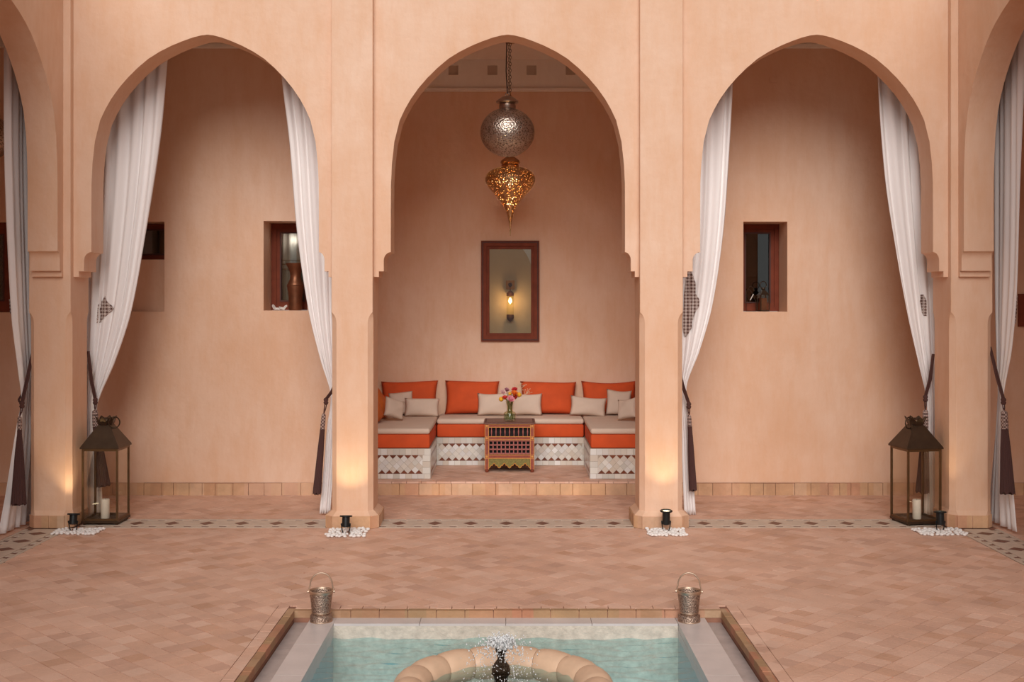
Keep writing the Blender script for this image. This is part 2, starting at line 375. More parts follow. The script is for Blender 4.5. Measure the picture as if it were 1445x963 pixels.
# arcade facing the camera
mb = MB()
for i, (a0, a1, ap) in enumerate(ARCHES):
    panel(mb, bay_curve(PIERW[i][1] - .002, a0, a1, PIERW[i + 1][0] + .002, ap), PR, PR + PT, lambda x, y, z: (x, y, z))
wall_front = struct(mb.build('wall_arcade', 'plaster', smooth=30))
for i, (x0, x1) in enumerate(PIERW): pier(wall_front, x0, x1, 0, .41, .010 if i in (0, 3) else .045)
# arcades along the two sides
SB = 2.36; SPW = .36
for side, sg, xin in (('left', -1, 3.665), ('right', 1, 3.644)):
    mb = MB(); y = 0.0; piers = []
    for b in range(4):
        e0, e1 = y, y - SB
        cv = bay_curve(e0, e0 - .12, e1 + .12, e1, (e0 + e1) / 2, 1.03)
        # bay_curve expects rising coordinates: mirror it
        cv = bay_curve(0, .12, SB - .12, SB, SB / 2, 1.03)
        panel(mb, [(e0 - x, z) for x, z in cv], xin + .06, xin + .06 + .245, lambda a, d, z: (sg * d, a, z))
        piers.append((e1 - SPW, e1)); y = e1 - SPW
    wl = struct(mb.build('wall_arcade_' + side, 'plaster', smooth=30))
    for (y0, y1) in piers:
        if sg < 0: pier(wl, -4.01, -xin, y0, y1)
        else: pier(wl, xin, 3.99, y0, y1)
YEND = -4 * (SB + SPW)                     # the side arcades end here
YB = 1.64                                  # back wall of the gallery
YN = 3.40                                  # back wall of the alcove
NX0, NX1 = -1.60, 1.56                     # alcove side walls
def wall_holes(x0, x1, z0, z1, holes, y0, y1):
    """wall slab with rectangular holes (hx0,hx1,hz0,hz1)"""
    xs = sorted({x0, x1} | {h[0] for h in holes} | {h[1] for h in holes}); zs = sorted({z0, z1} | {h[2] for h in holes} | {h[3] for h in holes})
    mb = MB(); solid = {}
    for i in range(len(xs) - 1):
        for j in range(len(zs) - 1):
            cx, cz = (xs[i] + xs[i + 1]) / 2, (zs[j] + zs[j + 1]) / 2
            solid[i, j] = not any(h[0] < cx < h[1] and h[2] < cz < h[3] for h in holes)
    for (i, j), s in solid.items():
        if not s: continue
        a, b, c, d = xs[i], xs[i + 1], zs[j], zs[j + 1]
        q = [(a, y0, c), (b, y0, c), (b, y0, d), (a, y0, d), (a, y1, c), (b, y1, c), (b, y1, d), (a, y1, d)]
        fs = [(0, 1, 2, 3), (7, 6, 5, 4)]
        if not solid.get((i - 1, j), False): fs.append((0, 3, 7, 4))
        if not solid.get((i + 1, j), False): fs.append((1, 5, 6, 2))
        if not solid.get((i, j - 1), False): fs.append((0, 4, 5, 1))
        if not solid.get((i, j + 1), False): fs.append((3, 2, 6, 7))
        mb.add(q, fs)
    return mb
def back_x(px): return (px - VX) * (YB + D) / F
def back_z(py): return H + (HY - py) * (YB + D) / F
WA = (back_x(170), back_x(232), back_z(440), back_z(313))
WB = (back_x(372), back_x(434), back_z(438.5), back_z(312))
WC = (back_x(1049), back_x(1111), back_z(440), back_z(313))
WD = (-5.34, back_x(19), back_z(441), back_z(314))
struct(wall_holes(-5.7, NX0, -.02, ZT, [WA, WB, WD], YB, YB + .42).build('wall_gallery_left', 'plaster'))
struct(wall_holes(NX1, 5.7, -.02, ZT, [WC], YB, YB + .42).build('wall_gallery_right', 'plaster'))
struct(MB().box(NX0 - .15, NX0, YB + .42, YN + .2, -.02, ZT).build('wall_alcove_left', 'plaster'))
struct(MB().box(NX1, NX1 + .15, YB + .42, YN + .2, -.02, ZT).build('wall_alcove_right', 'plaster'))
IW = [P(679, 482, YN), P(761, 340, YN)]    # inner window in the alcove back wall
IWr = (IW[0].x + .02, IW[1].x - .02, IW[0].z + .02, IW[1].z - .02)
struct(wall_holes(NX0, NX1, -.02, ZT, [IWr], YN, YN + .2).build('wall_alcove_back', 'plaster'))
struct(MB().box(-5.9, -5.7, YEND - .5, YB + .42, -.02, ZT).build('wall_outer_left', 'plaster'))
struct(MB().box(5.7, 5.9, YEND - .5, YB + .42, -.02, ZT).build('wall_outer_right', 'plaster'))
CZ = 4.60
mb = MB(); mb.box(-5.7, 5.7, PR + PT, YB, CZ, CZ + .15); mb.box(NX0, NX1, YB, YN, CZ, CZ + .15)
mb.box(-5.7, -3.97, YEND, PR + PT, CZ, CZ + .15); mb.box(3.95, 5.7, YEND, PR + PT, CZ, CZ + .15)
struct(mb.build('ceiling', 'plaster_ceiling'))
# white frieze under the ceiling with small square recesses
def frieze(name, x0, x1, yf, z0, z1, hx):
    mb = MB(); t = .05; hz0, hz1 = z0 + (z1 - z0) * .47, z0 + (z1 - z0) * .80
    mb.box(x0, x1, yf - t, yf - .001, z0, hz0); mb.box(x0, x1, yf - t, yf - .001, hz1, z1)
    edges = [x0]
    for h in hx: edges += [h - .055, h + .055]
    edges.append(x1)
    for i in range(0, len(edges), 2): mb.box(edges[i], edges[i + 1], yf - t, yf - .001, hz0, hz1)
    mb.box(x0, x1, yf - t - .03, yf - .001, z0 - .028, z0)
    o = struct(mb.build(name, 'plaster_ceiling'))
    for h in hx: MB().box(h - .054, h + .054, yf - t + .014, yf - .002, hz0, hz1).build('recess_panel', 'shade_stripe_grey', o)  # back of each recess coloured darker to imitate its shade
    return o
frieze('trim_1', NX0, NX1, YN, 4.275, CZ, [(p - VX) * (YN + D) / F for p in (585, 640, 695, 750, 805, 860)])
frieze('trim_2', -5.7, NX0, YB, 4.372, CZ, [-5.2 + .45 * k for k in range(8)])
frieze('trim_3', NX1, 5.7, YB, 4.372, CZ, [1.9 + .45 * k for k in range(8)])

# ---- floors -------------------------------------------------------
PX0, PX1, PY1, PY0 = -1.325, 1.273, -2.56, -5.25     # pool opening in the paving
BW = .115                                            # border course round the pool
mb = MB(); zf = -.009
for (x0, x1, y0, y1) in ((-5.7, PX0, YEND - 1, YB), (PX1, 5.7, YEND - 1, YB), (PX0, PX1, PY1, YB), (PX0, PX1, YEND - 1, PY0)): mb.box(x0, x1, y0, y1, -.12, zf)
floor = struct(mb.build('floor', 'terracotta_joint'))
def clip(poly, x0, x1, y0, y1):
    for ax, lim, sg in ((0, x0, 1), (0, x1, -1), (1, y0, 1), (1, y1, -1)):
        out = []
        for i in range(len(poly)):
            a, b = poly[i - 1], poly[i]; da, db = sg * (a[ax] - lim), sg * (b[ax] - lim)
            if (da >= 0) != (db >= 0):
                t = da / (da - db); out.append((a[0] + (b[0] - a[0]) * t, a[1] + (b[1] - a[1]) * t))
            if db >= 0: out.append(b)
        poly = out
        if len(poly) < 3: return []
    return poly
def area(p): return abs(sum(p[i - 1][0] * p[i][1] - p[i][0] * p[i - 1][1] for i in range(len(p)))) / 2
q = .70710678
def tiles_in(rects, z=0.0):
    """diagonal square tiles clipped to rectangles -> list of (poly, z, whole, i, j)"""
    out = []
    for (x0, x1, y0, y1) in rects:
        us = [(x + y) * q / TP for x in (x0, x1) for y in (y0, y1)]; vs_ = [(-x + y) * q / TP for x in (x0, x1) for y in (y0, y1)]
        for i in range(math.floor(min(us)) - 1, math.ceil(max(us)) + 1):
            for j in range(math.floor(min(vs_)) - 1, math.ceil(max(vs_)) + 1):
                cu, cv = (i + .5) * TP, (j + .5) * TP; cx, cy = (cu - cv) * q, (cu + cv) * q
                if cx < x0 - .1 or cx > x1 + .1 or cy < y0 - .1 or cy > y1 + .1: continue
                h_ = (TP - .0012 - .003 * (((i * 7 + j * 13) % 11) / 10) ** 2) / 2 / q
                poly = [(cx - h_, cy), (cx, cy - h_), (cx + h_, cy), (cx, cy + h_)]
                p = clip(poly, x0, x1, y0, y1)
                if len(p) < 3 or area(p) < 3e-4: continue
                rnd = ((i * 73856093) ^ (j * 19349663)) % 1000 / 1000
                out.append((p, z - .0028 * rnd, area(p) > .99 * area(poly), cx, cy))
    return out
court = tiles_in([(-3.66, PX0 - BW, -5.6, -.005), (PX1 + BW, 3.64, -5.6, -.005), (PX0 - BW, PX1 + BW, PY1 + BW, -.005)])
def seen(cx, cy):
    d = cy + D
    return d > .5 and abs(cx / d) < .445 and H / d < .335
near = sorted([t for t in court if t[2] and seen(t[3], t[4])], key=lambda t: (t[4] + D) ** 2 + t[3] ** 2)[:300]
nearset = {(t[3], t[4]) for t in near}
h_ = (TP - .0042) / 2 / q
tme = MB().prism([(-h_, 0), (0, -h_), (h_, 0), (0, h_)], -.01, 0).mesh('tile', 'terracotta')
for p, z, wh, cx, cy in near: link('tile', tme, floor, (cx, cy, z))
rest = MB()
for p, z, wh, cx, cy in court:
    if not (wh and (cx, cy) in nearset): rest.prism(p, z - .01, z)
for p, z, wh, cx, cy in tiles_in([(-5.69, 5.69, .372, YB), (-5.69, -4.03, -5.0, .372), (4.02, 5.69, -5.0, .372)]): rest.prism(p, z - .01, z)
o = rest.build('tile_paving', 'terracotta', floor); o['kind'] = 'stuff'
# border course round the pool: oblong bricks, and their mossy edge
def brick_row(parent, x0, x1, y0, y1, z0, z1, n, mat, axis=0, name='brick', gap=.004, jit=.0):
    for i in range(n):
        if axis == 0:
            a = x0 + (x1 - x0) * i / n; b = x0 + (x1 - x0) * (i + 1) / n; mb = MB().box(a + gap / 2, b - gap / 2, y0, y1, z0, z1 + random.uniform(-jit, jit))
        else:
            a = y0 + (y1 - y0) * i / n; b = y0 + (y1 - y0) * (i + 1) / n; mb = MB().box(x0, x1, a + gap / 2, b - gap / 2, z0, z1 + random.uniform(-jit, jit))
        mb.build(name, mat, parent)
brick_row(floor, PX0, PX1, PY1 + .045, PY1 + BW - .004, -.01, 0, 19, 'terracotta', jit=.0015)
brick_row(floor, PX0, PX1, PY1 - .004, PY1 + .041, -.045, -.002, 15, 'brick_mossy', jit=.002)
for xa, sg in ((PX0, -1), (PX1, 1)):
    x0, x1 = sorted((xa + sg * .045, xa + sg * (BW - .004))); brick_row(floor, x0, x1, PY0, PY1 + BW, -.01, 0, 20, 'terracotta', 1, jit=.0015)
    x0, x1 = sorted((xa - sg * .004, xa + sg * .041)); brick_row(floor, x0, x1, PY0, PY1 + .041, -.045, -.002, 16, 'brick_mossy', 1, jit=.002)
# mosaic strips under the arcades
SY0, SY1 = -.002, .37
def mosaic(name, along0, along1, w0, w1, centres, tf):
    """marble strip; along axis a, width axis b; tf(a,b)->x,y"""
    def pr(mb, poly, z0, z1): mb.prism([tf(*p) for p in poly], z0, z1)
    mb = MB(); pr(mb, [(along0, w0), (along1, w0), (along1, w1), (along0, w1)], -.012, -.003)
    base = struct(mb.build(name, 'mosaic_brown')); base['kind'] = 'structure'
    wm = (w0 + w1) / 2; pitch = .147
    # marble slabs: a middle band cut by diamonds, two edge fillets
    mb = MB()
    for (a, b) in ((w0, w0 + .03), (w1 - .03, w1)): pr(mb, [(along0, a), (along1, a), (along1, b), (along0, b)], -.004, .0015)
    n = int((along1 - along0) / .147); 
    pr(mb, [(along0, w0 + .08), (along1, w0 + .08), (along1, w1 - .08), (along0, w1 - .08)], -.004, .0015)
    a = along0
    while a < along1 - .02:
        for (b0, b1) in ((w0 + .034, w0 + .076), (w1 - .076, w1 - .034)):
            pr(mb, [(a + .052, b0), (min(a + .147, along1), b0), (min(a + .135, along1), b1), (a + .064, b1)], -.004, .0012)
        a += pitch
    mb.build('marble_inlay', 'marble_strip', base)
    for c in centres:
        d = MB(); pr(d, [(c - .062, wm), (c, wm - .072), (c + .062, wm), (c, wm + .072)], -.002, .003); d.build('diamond_tile', 'mosaic_brown', base)
for k, (x0, x1) in enumerate(((PIERW[0][1] + .05, PIERW[1][0] - .05), (PIERW[1][1] + .05, PIERW[2][0] - .05), (PIERW[2][1] + .05, PIERW[3][0] - .05))):
    m_ = round((x1 - x0) / .295); cs = [x0 + (x1 - x0) * (i + .5) / m_ for i in range(m_)]
    mosaic('floor_mosaic_%d' % (k + 1), x0, x1, SY0, SY1, cs, lambda a, b: (a, b))
mosaic('floor_mosaic_4', .06, 5.0, -4.02, -3.655, [.25 + .295 * i for i in range(16)], lambda a, b: (b, -a))
mosaic('floor_mosaic_5', .06, 5.0, 3.645, 4.01, [.25 + .295 * i for i in range(16)], lambda a, b: (b, -a))
# baseboards of tan bricks
def baseboard(name, x0, x1, n):
    o = struct(MB().box(x0, x1, YB - .012, YB - .001, -.008, .118).build(name, 'terracotta_joint'))
    xs = [x0]
    for i in range(n): xs.append(xs[-1] + random.uniform(.7, 1.3))
    k = (x1 - x0) / (xs[-1] - x0); xs = [x0 + (x - x0) * k for x in xs]
    for a, b in zip(xs, xs[1:]): MB().box(a + .002, b - .002, YB - .024 - random.uniform(0, .003), YB - .006, -.004, .116 + random.uniform(-.003, .003)).build('brick', 'brick_tan', o)
baseboard('baseboard_left', -5.69, NX0 - .001, 28); baseboard('baseboard_right', NX1 + .001, 5.69, 28)
# alcove platform with brick riser
PZ = .129
plat = struct(MB().box(NX0, NX1, YB + .02, YN, -.02, PZ - .008).build('floor_platform', 'terracotta_joint'))
mb = MB()
for p, z, wh, cx, cy in tiles_in([(NX0, NX1, YB + .075, YN)], PZ): mb.prism(p, z - .01, z)
o = mb.build('tile_paving', 'terracotta', plat); o['kind'] = 'stuff'
xs = [NX0]
for i in range(17): xs.append(xs[-1] + random.uniform(.5, 1.4))
k = (NX1 - NX0) / (xs[-1] - NX0); xs = [NX0 + (x - NX0) * k for x in xs]
for a, b in zip(xs, xs[1:]): MB().rbox(a + .001, b - .001, YB - .012 - random.uniform(0, .004), YB + .03, -.004, PZ - .018, .004, 1).build('brick', 'brick_tan', plat)
brick_row(plat, NX0, NX1, YB - .016, YB + .073, PZ - .016, PZ + .001, 22, 'terracotta', jit=.001)

# ---- windows ------------------------------------------------------
def bars(mb, x0, x1, z0, z1, w, y0, y1):
    mb.box(x0, x0 + w, y0, y1, z0, z1); mb.box(x1 - w, x1, y0, y1, z0, z1); mb.box(x0 + w, x1 - w, y0, y1, z0, z0 + w); mb.box(x0 + w, x1 - w, y0, y1, z1 - w, z1)
def window(name, hole, yd, zlow=None, fw=.045, sash=.05, room=True, off=0):
    x0, x1, z0, z1 = hole
    if zlow: z0 = zlow
    x0 += .003 + off; x1 -= .003; z0 += .003; z1 -= .003
    mb = MB(); bars(mb, x0, x1, z0, z1, fw, yd, yd + .07); fr = struct(mb.build(name, 'wood'))
    mb = MB(); a = fw - .004; bars(mb, x0 + a, x1 - a, z0 + a, z1 - a, sash, yd + .014, yd + .058); mb.build('sash', 'wood', fr)
    a = fw + sash - .012
    mb = MB(); bars(mb, x0 + a - .004, x1 - a + .004, z0 + a - .004, z1 - a + .004, .014, yd + .008, yd + .03); mb.build('bead', 'wood_dark', fr)
    MB().box(x0 + a, x1 - a, yd + .032, yd + .038, z0 + a, z1 - a).build('pane', 'window_glass', fr)
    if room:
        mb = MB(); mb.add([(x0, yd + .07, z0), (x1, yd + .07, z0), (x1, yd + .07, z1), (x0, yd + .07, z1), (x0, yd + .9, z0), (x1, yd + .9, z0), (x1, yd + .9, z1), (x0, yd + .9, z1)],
                          [(4, 5, 6, 7), (0, 1, 5, 4), (2, 3, 7, 6), (0, 4, 7, 3), (1, 2, 6, 5)]); mb.build('dark_interior', 'unlit_dark', fr)  # box coloured near-black in place of an unlit room
    return fr
zmid = back_z(366)
window('window_1', WA, YB + .30, zlow=zmid, fw=.03, sash=.035)
struct(MB().box(WA[0] + .001, WA[1] - .001, YB + .10, YB + .40, WA[2] + .001, zmid).build('wall_infill', 'plaster'))
window('window_2', WB, YB + .34, fw=.05, sash=.05)
window('window_3', WC, YB + .34, fw=.045, sash=.05)
window('window_4', WD, YB + .03, fw=.06, sash=.06)
# inner window of the alcove: deep stepped frame, fixed pane
x0, x1, z0, z1 = IW[0].x, IW[1].x, IW[0].z, IW[1].z
mb = MB(); bars(mb, x0, x1, z0, z1, .06, YN - .035, YN + .02); w5 = struct(mb.build('window_5', 'wood'))
mb = MB(); bars(mb, x0 + .056, x1 - .056, z0 + .056, z1 - .056, .036, YN - .012, YN + .1); mb.build('inner_frame', 'wood', w5)
mb = MB(); bars(mb, x0 + .012, x1 - .012, z0 + .012, z1 - .012, .012, YN - .043, YN - .03); mb.build('moulding', 'wood_dark', w5)
MB().box(x0 + .09, x1 - .09, YN + .03, YN + .036, z0 + .09, z1 - .09).build('pane', 'glass', w5)
# passage behind the inner window, roof left off and walls lowered to let sky light in
YP = 5.2
struct(MB().box(-1.75, -1.55, YN + .2, 6.2, -.02, 3.1).build('wall_passage_left', 'plaster_room'))
struct(MB().box(1.55, 1.75, YN + .2, 6.2, -.02, 3.1).build('wall_passage_right', 'plaster_room'))
struct(MB().box(-1.75, 1.75, 6.0, 6.2, -.02, 3.1).build('wall_passage_back', 'plaster_white'))
struct(MB().box(-1.75, 1.75, YN + .2, 6.2, -.1, 0).build('floor_passage', 'terracotta_joint'))
mb = MB(); xr = (751.5 - VX) * (YP + D) / F; cxp = xr - .545; poly = [(-1.55, 0)]
poly = [(xr, 0)] + [(cxp + .545 * math.cos(R(a)), 2.21 + .545 * math.sin(R(a))) for a in range(0, 92, 6)] + [(-1.55, 2.755), (-1.55, 0)]
mb.prism(poly, 0, .15, Matrix(((1, 0, 0, 0), (0, 0, 1, YP), (0, 1, 0, 0), (0, 0, 0, 1)))); struct(mb.build('wall_passage_arch', 'plaster_room', smooth=30))
# wall lamp in the passage
sx = (720 - VX) * (YP + D) / F; sz = lambda y: H + (HY - y) * (YP + D) / F
s = thing('wall_sconce', 'lit amber tube wall lamp on square plate seen through the alcove window', 'wall lamp', (sx, YP, sz(452)))
z0 = sz(452)
MB().rbox(-.055, .055, -.012, -.001, sz(408.5) - z0, sz(396) - z0, .004, 1).build('wall_plate', 'gold_paint', s)
MB().lathe([(.022, 0), (.026, .02), (.012, .06)], 14, T(0, -.012, sz(402) - z0, 0, R(90))).build('boss', 'wood_dark', s)
MB().tube([(0, -.03, sz(402) - z0), (0, -.07, sz(406) - z0), (0, -.085, sz(411) - z0)], .006).build('arm', 'copper', s)
MB().lathe([(.02, sz(411) - z0), (.048, sz(414) - z0), (.048, sz(418) - z0)], 18, T(0, -.085)).build('cap', 'copper', s, 40)
MB().lathe([(.046, sz(449) - z0), (.046, sz(418) - z0)], 18, T(0, -.085), cap=False).build('glass_tube', 'vase_glass', s, 40)
MB().lathe([(.01, -.02), (.045, sz(450) - z0), (.048, sz(448) - z0), (.048, sz(444) - z0)], 18, T(0, -.085)).build('lower_cap', 'copper', s, 40)
MB().lathe([(0, sz(429) - z0), (.02, sz(427) - z0), (.024, sz(425) - z0), (.012, sz(421) - z0), (0, sz(420) - z0)], 14, T(0, -.085)).build('bulb', 'bulb_glow', s, 60)
pl = bpy.data.lights.new('sconce_light', 'POINT'); pl.energy = 1.5; pl.color = (1, .6, .28); pl.shadow_soft_size = .03
po = bpy.data.objects.new('sconce_light', pl); col.objects.link(po); po.location = (sx, YP - .18, sz(427))
# fretwork panel on the gallery wall
pz0, pz1 = back_z(461), back_z(415)
fp = thing('fretwork_panel', 'dark red wooden wall panel pierced with rows of round holes', 'panel', (back_x(1436), YB, pz0))
hh = pz1 - pz0; mb = MB(); bars(mb, 0, .5, 0, hh, .05, -.03, -.001); mb.build('frame', 'wood', fp)
mb = MB()
for k in range(5): mb.box(.05 + .09 * k - .012, .05 + .09 * k + .016, -.024, -.006, .05, hh - .05)
for k in range(4): mb.box(.05, .45, -.025, -.007, .05 + (hh - .12) * k / 3, .07 + (hh - .12) * k / 3)
mb.build('lattice', 'wood', fp); MB().box(.05, .45, -.005, -.002, .05, hh - .05).build('backing', 'unlit_dark', fp)
pp = P(1091, 113, YB)
tag(MB().box(pp.x - .035, pp.x + .035, YB - .012, YB - .001, pp.z - .025, pp.z + .025).build('wall_plate', 'plaster'), 'small square plaster-coloured cover plate high on gallery wall', 'wall plate')

# ================================================================== POOL AND FOUNTAIN
SZ = -.045                                  # level of the marble ledge
IX0, IX1, IY1 = -1.065, .99, -2.69         # inner faces of the pool
WZ = -.135                                  # water level
pool = thing('pool', 'sunken pool with grey marble ledge set in the terracotta paving', 'pool', (-.03, PY1 - 1.3, -.5))
def pb(mb, name, mat, **k):
    o = mb.build(name, mat, None, **k); o.parent = pool; o.matrix_parent_inverse = Matrix.Translation(pool.location).inverted(); return o
g = .0015
# ledge slabs
xs = [PX0 + .03 + i * .52 for i in range(6)]
for i in range(4):
    a = IX0 + (IX1 - IX0) * i / 4; b = IX0 + (IX1 - IX0) * (i + 1) / 4
    pb(MB().box(a + g, b - g, IY1, PY1 - .004, SZ - .014, SZ), 'ledge_slab', 'marble_grey')
for (xa, xb, inner) in ((PX0 + .004, IX0, 1), (IX1, PX1 - .004, 0)):
    xm = xa + .1 if inner else xb - .1
    n = 5
    for i in range(n):
        a = PY0 + (PY1 - .004 - PY0) * i / n; b = PY0 + (PY1 - .004 - PY0) * (i + 1) / n
        l0, l1 = (xa, xm) if inner else (xm, xb); r0, r1 = (xm, xb) if inner else (xa, xm)
        pb(MB().box(l0, l1 - g, a + g, b - g, SZ - .05, SZ - .028), 'gutter_slab', 'marble_wet')
        pb(MB().box(r0 + g, r1, a + g, b - g, SZ - .04, SZ), 'ledge_slab', 'marble_grey')
pb(MB().box(IX0, IX1, IY1, IY1 + .1, -.5, SZ - .014), 'far_wall', 'pool_stone')
pb(MB().box(PX0, IX0, PY0, PY1, -.5, SZ - .041), 'side_wall', 'marble_grey'); pb(MB().box(IX1, PX1, PY0, PY1, -.5, SZ - .041), 'side_wall', 'marble_grey')
pb(MB().box(PX0, PX1, PY0 - .1, PY0, -.5, SZ), 'near_wall', 'marble_grey')
pb(MB().box(IX0, IX1, PY0, IY1, -.52, -.40), 'pool_floor', 'pool_floor')
wt = MB(); nx_, ny_ = 150, 190; wr = random.Random(5); vs = []; fs = []
waves = [(wr.uniform(-1, 1) * 30, wr.choice((-1, 1)) * wr.uniform(25, 75), wr.uniform(0, 6.28), wr.uniform(.0013, .0028)) for _ in range(12)]
for j in range(ny_ + 1):
    for i in range(nx_ + 1):
        x = IX0 + (IX1 - IX0) * i / nx_; y = PY0 + (IY1 - PY0) * j / ny_
        rr = math.hypot(x + .045, y + 3.59); z = sum(a * math.sin(kx * x + ky * y + p) for kx, ky, p, a in waves) + .0032 * math.sin(70 * rr) * math.exp(-rr * 1.2)
        vs.append((x, y, WZ + z))
for j in range(ny_):
    for i in range(nx_): a = j * (nx_ + 1) + i; fs.append((a, a + 1, a + nx_ + 2, a + nx_ + 1))
wt.add(vs, fs)
o = pb(wt, 'water', 'water', smooth=180); o['label'] = 'rippled pale turquoise water'
# fountain ring of sixteen bulging stones
FX, FY, FR, FT = -.045, -3.59, .487, .098
ring = thing('fountain_ring', 'round fountain basin rim of bulging pink stone segments in the pool', 'fountain', (FX, FY, -.45))
seg = MB(); vs = []; fs = []; na, nr = 9, 20; half = R(360 / 16 / 2)
for i in range(na):
    t = -1 + 2 * i / (na - 1); a = half * t * .985
    bul = 1 - .075 * t * t - (.05 if abs(t) > .99 else 0)
    for k in range(nr):
        b = 2 * math.pi * k / nr; r = FR + FT * bul * math.cos(b); zc = FT * bul * .92 * math.sin(b)
        vs.append((r * math.cos(a), r * math.sin(a), zc))
for i in range(na - 1):
    for k in range(nr): k2 = (k + 1) % nr; fs.append((i * nr + k, i * nr + k2, (i + 1) * nr + k2, (i + 1) * nr + k))
fs += [tuple(range(nr)), tuple((na - 1) * nr + k for k in range(nr - 1, -1, -1))]
sm = seg.add(vs, fs).mesh('stone_segment', 'fountain_stone', 50)
RZ = -.145
for k in range(16): link('stone_segment', sm, ring, (0, 0, RZ + .45), (0, 0, R(11.25 + 22.5 * k)))
MB().lathe([(FR - .05, .10), (FR - .05, .14), (0, .14), (0, .10)], 32, cap=False).build('basin_reflection', 'reflection_grey', ring)  # grey disc added to imitate the dark reflection in the ring's water
MB().lathe([(FR + .05, 0), (FR + .05, .32), (FR - .05, .32), (FR - .05, 0)], 32, cap=False).build('basin_wall', 'pool_stone', ring, 40)
noz = thing('fountain_nozzle', 'dark wet bronze fountain spout with baluster shape spraying water', 'fountain spout', (FX - .012, FY - .02, -.45))
zb = H - (963 - HY) * 5.93 / F
zt = H - (914 - HY) * 5.93 / F
def nz(y): return H - (y - HY) * 5.93 / F + .45
pr = [(.05, 0), (.05, .1), (.03, .2), (.034, nz(960)), (.038, nz(954)), (.047, nz(948)), (.049, nz(944)), (.044, nz(939)), (.03, nz(934)), (.019, nz(930)), (.018, nz(927)), (.024, nz(921)), (.031, nz(916)), (.032, nz(914.5)), (.022, nz(914)), (0, nz(916))]
MB().lathe(pr, 28).build('spout', 'wet_bronze', noz, 50)
MB().lathe([(.036, nz(952) - .004), (.05, nz(950)), (.036, nz(948))], 28, cap=False).build('collar', 'wet_bronze', noz, 50)
spl = MB(); rg = random.Random(3)
ib = bmesh.new(); bmesh.ops.create_icosphere(ib, subdivisions=1, radius=1); iv = [tuple(v.co) for v in ib.verts]; ifc = [tuple(v.index for v in f.verts) for f in ib.faces]; ib.free()
def drop(x, y, z, r, e=1.0): spl.add([(a * r + x, b * r + y, c * r * e + z) for a, b, c in iv], ifc)
ztop = nz(914)
for k in range(1500):
    a = rg.uniform(0, 2 * math.pi); hgt = rg.uniform(.015, .06); vz = math.sqrt(2 * 9.8 * hgt); vr = abs(rg.gauss(.42, .22)); te = (vz + math.sqrt(vz * vz + 19.6 * (ztop - WZ - .45))) / 9.8
    t = te * rg.random() ** 1.25; f_ = t / te; r = vr * t + .012
    drop(r * math.cos(a), r * math.sin(a), ztop + vz * t - 4.9 * t * t, rg.uniform(.0022, .0062) * (1.15 - .75 * f_), rg.uniform(1, 2.0))
for k in range(160):
    a = rg.uniform(0, 2 * math.pi); r = abs(rg.gauss(0, .022)); drop(r * math.cos(a), r * math.sin(a), ztop + rg.uniform(0, .05) * (1 - r / .08), rg.uniform(.005, .011), 1.3)
for k in range(150):
    a = rg.uniform(0, 2 * math.pi); r = rg.uniform(.04, .2); drop(r * math.cos(a), r * math.sin(a), WZ + .45 + .003, rg.uniform(.002, .006), .5)
o = spl.build('water_splash', 'water_foam', None, 180, loc=noz.location); o['kind'] = 'stuff'; tag(o, 'white spray of water drops bubbling over the fountain spout', 'water spray')

# buckets on the pool ledge
def bucket(px, py, label, rz):
    dd = F * (H - SZ) / (py - HY); x = (px - VX) * dd / F
    b = thing('bucket', label, 'bucket', (x, PY1 - .004 - .07, SZ), (0, 0, rz), 'pierced metal buckets on the pool ledge')
    MB().lathe([(.063, 0), (.066, .004), (.066, .038), (.06, .043), (.05, .046)], 32).build('foot_ring', 'bucket_metal', b, 35)
    MB().lathe([(.066, .0), (.068, .003), (.066, .006)], 32, cap=False).build('band', 'bucket_band', b, 35)
    MB().lathe([(.05, .046), (.054, .05), (.056, .06), (.061, .11), (.068, .16), (.070, .178), (.066, .178), (.058, .11), (.052, .06), (0, .055)], 32).build('pail', 'bucket_metal', b, 35)
    MB().lathe([(.054, .05), (.057, .053), (.057, .058), (.054, .062)], 32, cap=False).build('band', 'bucket_band', b, 35)
    MB().lathe([(.0695, .168), (.074, .176), (.074, .186), (.068, .188), (.066, .178)], 32, cap=False).build('rim', 'bucket_band', b, 35)
    for s_ in (-1, 1): MB().lathe([(0, -.006), (.009, -.004), (.009, .004), (0, .006)], 10, T(s_ * .077, 0, .178, 0, 0, R(90))).build('lug', 'bucket_band', b, 40)
    pts = [(-.077, 0, .178)] + [(-.066 * math.cos(R(a)), 0, .215 + .075 * math.sin(R(a))) for a in range(0, 181, 12)] + [(.077, 0, .178)]
    MB().tube(pts, .0042, 8).build('handle', 'bucket_band', b, 60)
    return b
bucket(452, 879, 'pierced metal bucket at the pool corner facing the pier by the vase window', R(4))
bucket(973.5, 879, 'pierced metal bucket at the pool corner facing the pier with the lit spotlight', R(-8))

